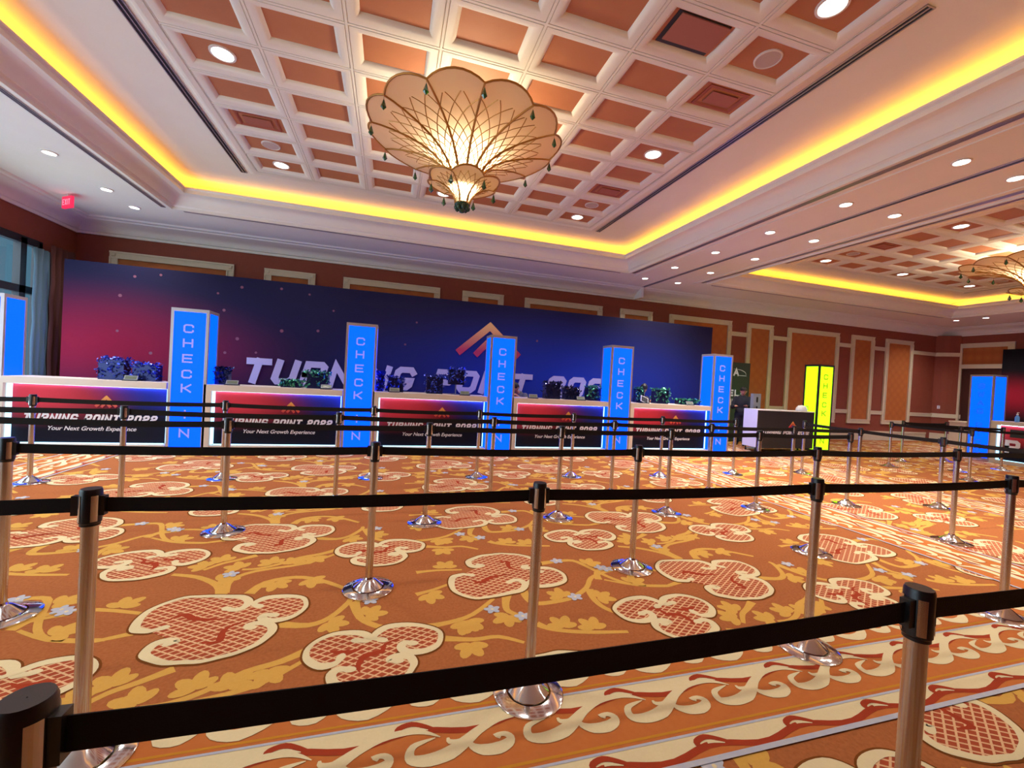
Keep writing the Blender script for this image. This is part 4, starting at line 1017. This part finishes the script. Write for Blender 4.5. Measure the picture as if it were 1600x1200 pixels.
# ---------------------------------------------------------------- things on the counters
def tinsel(label, x0, x1, z1, m_, y=8.42, stand=0.0):
    w = x1-x0; h = z1-CH-stand
    t = thing('tinsel_bundle', label, 'tinsel bundle', ((x0+x1)/2, y, CH), 0, 'shiny tinsel bundles on the counters')
    rnd = random.Random(int(x0*1000)+5); d = min(.13, w*.4)
    a = MB(); a.box(-w*.42, w*.42, -d*.8, d*.8, stand, stand+h*.86); a.build('core', M['foil_navy'], t)
    s = MB()
    for k in range(150):
        px, py, pz = rnd.uniform(-w/2, w/2), rnd.uniform(-d, d), rnd.uniform(.03, h)
        if k % 3 == 0: pz = h*rnd.uniform(.8, .98)
        elif k % 3 == 1: py = -d*rnd.uniform(.8, 1.05)
        L = rnd.uniform(.04, .08); W2 = rnd.uniform(.006, .016)
        u = Vector((rnd.uniform(-1, 1), rnd.uniform(-.5, .5), rnd.uniform(-1, .8))).normalized(); v = u.cross(Vector((rnd.uniform(-1, 1), rnd.uniform(-1, 1), rnd.uniform(-1, 1)))).normalized()
        c = Vector((px, py, pz+stand)); bend = v.cross(u)*.015
        p = [c-u*L/2+v*W2, c-u*L/2-v*W2, c-v*W2+bend, c+v*W2+bend, c+u*L/2-v*W2, c+u*L/2+v*W2]
        for q in p: q.z = max(q.z, .002)
        s.quad(p[0], p[1], p[2], p[3]); s.quad(p[3], p[2], p[4], p[5])
    s.build('tinsel_strands', m_, t)
    if stand:
        b = MB(); b.lathe([(.08, 0), (.08, .01), (.012, .015), (.012, stand+.02)], 12); b.build('stand', M['grey_plastic'], t)
for lab, x0, x1, z1, m_, st in [
    ('taller blue tinsel bundle, left one of the pair on the leftmost counter', -4.52, -4.12, 1.47, 'foil_blue', 0),
    ('lower blue tinsel bundle, right one of the pair on the leftmost counter', -4.07, -3.68, 1.41, 'foil_blue', 0),
    ('dark navy tinsel bundle just right of the first complete blue tower', -2.90, -2.66, 1.40, 'foil_navy', 0),
    ('low flat green tinsel bundle in front of the word TURNING', -1.89, -1.50, 1.24, 'foil_green', 0),
    ('tall green tinsel bundle left of the second full blue tower', -1.47, -1.05, 1.43, 'foil_green', 0),
    ('narrow blue tinsel bundle touching the right of the second full tower', -.24, -.10, 1.49, 'foil_blue', 0),
    ('blue tinsel bundle below the letters N and G', -.06, .28, 1.41, 'foil_blue', 0),
    ('blue tinsel bundle in front of the gap before POINT', .66, 1.03, 1.48, 'foil_blue', 0),
    ('raised blue tinsel bundle on a stand in front of the letter O', 1.09, 1.45, 1.64, 'foil_blue', .2),
    ('tall black tinsel bundle in front of the first digit 2', 3.13, 3.52, 1.47, 'foil_navy', 0),
    ('black tinsel bundle in front of the digit 0', 3.58, 3.96, 1.39, 'foil_navy', 0),
    ('dark green tinsel bundle left of the fourth full blue tower', 4.12, 4.47, 1.43, 'foil_green', 0),
    ('small green tinsel bundle left of the dark haired attendant', 5.34, 5.56, 1.45, 'foil_green', 0),
    ('green tinsel bundle right of the dark haired attendant', 5.82, 6.2, 1.46, 'foil_green', 0),
    ('low wide green tinsel bundle at the end of the last counter', 6.45, 7.1, 1.24, 'foil_green', 0)]:
    tinsel(lab, x0, x1, z1, M[m_], stand=st)
def reader(x, label, big=False):
    t = thing('tablet_stand', label, 'tablet', (x, 8.2, CH), 0, 'tablets on the counters')
    w, h = (.2, .15) if big else (.18, .075)
    a = MB(); a.box(-w*.55, w*.55, -.05, .06, 0, .018); a.build('foot', M['black_plastic'], t)
    tilt = -.5
    a = MB(); a.box(-w/2, w/2, -.006, .006, 0, h); b = a.build('tablet_body', M['white_plastic' if big else 'grey_plastic'], t, (0, -.02, .016), rot=(tilt, .35 if big else 0, 0))
    a = MB(); a.box(-w/2+.014, w/2-.014, -.008, -.006, .012, h-.012); a.build('screen', M['dark' if big else 'screen'], b)
for x, lab in [(-3.99, 'small tablet below the pair of blue tinsel bundles'), (-2.57, 'small tablet right of the first complete blue tower'), (-1.09, 'small tablet below the tall green tinsel bundle'), (.09, 'small tablet below the blue tinsel under N G'), (1.42, 'small tablet left of the third full blue tower'), (2.84, 'small tablet beside the bending attendant'), (3.91, 'small tablet between black and green tinsel bundles'), (6.66, 'small tablet among low green tinsel on the last counter')]:
    reader(x, lab)
reader(5.45, 'white framed tablet tilted up before the dark haired attendant', True)

# ---------------------------------------------------------------- people
def blob_mesh(name, segs, m_, parent, voxel=.018, smooth=2):
    """segs: chains of (point, radius) or ellipsoids ('e', centre, (rx,ry,rz)); fused into one continuous skin"""
    bm = bmesh.new()
    for sg in segs:
        if sg[0] == 'e':
            mtx = Matrix.Translation(sg[1]) @ Matrix.Diagonal((*sg[2], 1)); bmesh.ops.create_uvsphere(bm, u_segments=16, v_segments=10, radius=1, matrix=mtx); continue
        for (p, r), (q, s) in zip(sg, sg[1:]):
            p, q = Vector(p), Vector(q)
            for i in range(6):
                k = i/5; c = p.lerp(q, k); bmesh.ops.create_icosphere(bm, subdivisions=2, radius=r+(s-r)*k, matrix=Matrix.Translation(c))
            d = q-p; L = d.length
            if L > 1e-4:
                mtx = Matrix.Translation((p+q)/2) @ d.to_track_quat('Z', 'Y').to_matrix().to_4x4()
                bmesh.ops.create_cone(bm, cap_ends=True, segments=14, radius1=r, radius2=s, depth=L, matrix=mtx)
    me = bpy.data.meshes.new(name); bm.to_mesh(me); bm.free(); me.materials.append(m_)
    o = bpy.data.objects.new(name, me); COL.objects.link(o)
    if parent: o.parent = parent
    r = o.modifiers.new('fuse', 'REMESH'); r.mode = 'VOXEL'; r.voxel_size = voxel; r.use_smooth_shade = True
    s = o.modifiers.new('soften', 'SMOOTH'); s.iterations = smooth; s.factor = .5
    return o
def hand_chains(wrist, fwd, side, s=1.0):
    wrist, f, sd = Vector(wrist), Vector(fwd).normalized(), Vector(side).normalized(); up = f.cross(sd)
    out = [[(wrist, .026*s), (wrist+f*.045*s, .03*s), (wrist+f*.075*s, .028*s)]]
    for k, L in enumerate((.062, .074, .068, .05)):
        b = wrist+f*.08*s+sd*(.03-.02*k)*s
        out.append([(b, .0095*s), (b+f*L*.55*s, .009*s), (b+f*L*s-up*.012*s, .0075*s)])
    b = wrist+f*.03*s+sd*.03*s
    out.append([(b, .011*s), (b+f*.03*s+sd*.025*s, .010*s), (b+f*.058*s+sd*.03*s, .0085*s)])
    return out
def head_parts(c, look, parent, hair='short'):
    """skin ellipsoids for a head centred at c looking along `look`, plus a hair mesh"""
    c, f = Vector(c), Vector(look).normalized(); s = f.cross(Vector((0, 0, 1))).normalized(); u = s.cross(f)
    skin = [('e', c, (.074, .078, .098)), ('e', c+f*.03-u*.045, (.052, .052, .052)), ('e', c+f*.086-u*.012, (.014, .014, .02)), ('e', c+f*.072-u*.052, (.026, .018, .009)),
            ('e', c+s*.076-u*.01, (.016, .018, .026)), ('e', c-s*.076-u*.01, (.016, .018, .026)), ('e', c+f*.066+u*.022, (.05, .02, .012))]
    hs = [('e', c-f*.018+u*.03, (.088, .09, .09)), ('e', c-f*.045-u*.02, (.078, .06, .075))]
    if hair == 'bun': hs.append(('e', c-f*.05+u*.07, (.05, .05, .05)))
    if hair == 'cap': hs.append(('e', c+f*.05+u*.055, (.075, .075, .018)))
    hm = blob_mesh('hair', hs, M['hair'], parent, .014)
    eyes = MB()
    for k in (1, -1):
        e = c+f*.072+s*.03*k+u*.004
        eyes.lathe([(.001, -.009), (.008, -.004), (.009, 0), (.008, .004), (.001, .009)], 8); n0 = len(eyes.v)-40
        for i in range(n0, len(eyes.v)):
            v = eyes.v[i]; eyes.v[i] = (v[0]+e.x, v[1]+e.y, v[2]+e.z)
    eyes.build('eyes', M['hair'], parent, smooth='all')
    return skin
def person_standing(loc, rot, label):
    t = thing('person', label, 'person', loc, rot)
    sk = head_parts((.02, -.06, 1.50), (.25, -1, -.25), t, 'cap')
    sk += [[((0, 0, 1.33), .055), ((.01, -.03, 1.42), .05)], ('e', (0, 0, 1.15), (.16, .1, .22)), ('e', (0, 0, .92), (.15, .11, .14)),
           [((.17, 0, 1.28), .05), ((.22, -.10, 1.05), .042), ((.15, -.32, 1.10), .030)], [((-.17, 0, 1.28), .05), ((-.22, -.08, 1.04), .042), ((-.12, -.32, 1.08), .030)],
           [((.08, 0, .88), .085), ((.09, -.01, .48), .06), ((.09, .02, .09), .042)], [((-.08, 0, .88), .085), ((-.09, -.01, .48), .06), ((-.09, .02, .09), .042)]]
    sk += hand_chains((.15, -.33, 1.10), (-.2, -1, .1), (-1, .2, 0)) + hand_chains((-.12, -.33, 1.08), (.2, -1, .1), (1, .2, 0))
    blob_mesh('body', sk, M['skin'], t, .012, 1)
    blob_mesh('jacket', [('e', (0, 0, 1.16), (.185, .125, .25)), ('e', (0, 0, .95), (.175, .13, .14)), [((.17, 0, 1.29), .068), ((.225, -.10, 1.05), .056), ((.155, -.30, 1.10), .042)], [((-.17, 0, 1.29), .068), ((-.225, -.08, 1.04), .056), ((-.125, -.30, 1.08), .042)], [((0, 0, 1.34), .075), ((0, -.01, 1.38), .06)]], M['cloth_black'], t)
    blob_mesh('trousers', [('e', (0, 0, .88), (.165, .125, .12)), [((.085, 0, .86), .10), ((.092, -.01, .48), .075), ((.092, .02, .1), .065)], [((-.085, 0, .86), .10), ((-.092, -.01, .48), .075), ((-.092, .02, .1), .065)]], M['cloth_black'], t)
    for k in (1, -1): blob_mesh('shoe', [[((.092*k, .04, .045), .045), ((.095*k, -.10, .035), .035), ((.097*k, -.16, .03), .03)]], M['hair'], t, .014)
    return t
def person_seated(loc, rot, label, lean, top, hair):
    """an attendant behind a counter, bent forward over it"""
    t = thing('person', label, 'person', loc, rot)
    hz = 1.29 if lean > .3 else 1.42; hy = -lean
    sk = head_parts((0, hy, hz), (0, -1, -1.0), t, hair)
    sh = 1.14 if lean > .3 else 1.20
    sk += [[((0, hy*.6, sh), .06), ((0, hy*.9, hz-.07), .05)], [((0, 0, .72), .15), ((0, hy*.5, sh-.12), .14)], ('e', (0, .02, .60), (.16, .15, .12)),
           [((.16, hy*.55, sh-.02), .05), ((.24, hy*.5-.10, .86+.1), .042), ((.12, hy-.14, 1.03+.1), .03)], [((-.16, hy*.55, sh-.02), .05), ((-.24, hy*.5-.10, .86+.1), .042), ((-.12, hy-.14, 1.03+.1), .03)],
           [((.09, 0, .58), .085), ((.10, -.40, .56), .065), ((.10, -.38, .10), .045)], [((-.09, 0, .58), .085), ((-.10, -.40, .56), .065), ((-.10, -.38, .10), .045)]]
    sk += hand_chains((.12, hy-.15, 1.135), (-.2, -1, 0), (-1, .2, 0)) + hand_chains((-.12, hy-.15, 1.135), (.2, -1, 0), (1, .2, 0))
    blob_mesh('body', sk, M['skin'], t, .012, 1)
    blob_mesh('shirt', [[((0, 0, .70), .175), ((0, hy*.5, sh-.11), .165)], [((.15, hy*.55, sh-.03), .075), ((.24, hy*.5-.09, .96), .058), ((.17, hy*.8-.1, 1.06), .046)], [((-.15, hy*.55, sh-.03), .075), ((-.24, hy*.5-.09, .96), .058), ((-.17, hy*.8-.1, 1.06), .046)], [((0, hy*.55, sh-.01), .09), ((0, hy*.65, sh+.02), .068)]], top, t)
    blob_mesh('trousers', [('e', (0, .02, .60), (.18, .17, .13)), [((.09, 0, .58), .10), ((.10, -.40, .56), .08), ((.10, -.38, .12), .06)], [((-.09, 0, .58), .10), ((-.10, -.40, .56), .08), ((-.10, -.38, .12), .06)]], M['cloth_black'], t)
    for k in (1, -1): blob_mesh('shoe', [[((.10*k, -.36, .045), .045), ((.10*k, -.5, .035), .035), ((.10*k, -.54, .03), .03)]], M['hair'], t, .014)
    return t
person_standing((9.38, 9.42, 0), -.9, 'person in dark clothes and cap standing between SELF banner and kiosk')
person_seated((3.02, 9.3, 0), -.9, 'person in grey shirt bending over the counter beside the third tower', .42, M['cloth_grey'], 'short')
person_seated((6.0, 9.28, 0), 0, 'person with dark hair sitting behind the white framed tablet', .22, M['cloth_black'], 'bun')
def stool(x, y, label):
    t = thing('stool', label, 'stool', (x, y, 0), 0, 'stools behind the counters')
    a = MB(); a.lathe([(.001, .44), (.18, .44), (.19, .46), (.18, .475), (.001, .475)], 24); a.build('seat', M['black_plastic'], t, smooth=True)
    for k in range(4):
        q = PI/4+PI/2*k; a = MB(); a.tube([(.13*math.cos(q), .13*math.sin(q), .44), (.19*math.cos(q), .19*math.sin(q), 0)], .012, 8); a.build('leg', M['steel'], t)
stool(3.02, 9.32, 'stool under the bending attendant in grey')
stool(6.0, 9.30, 'stool under the attendant with dark hair')
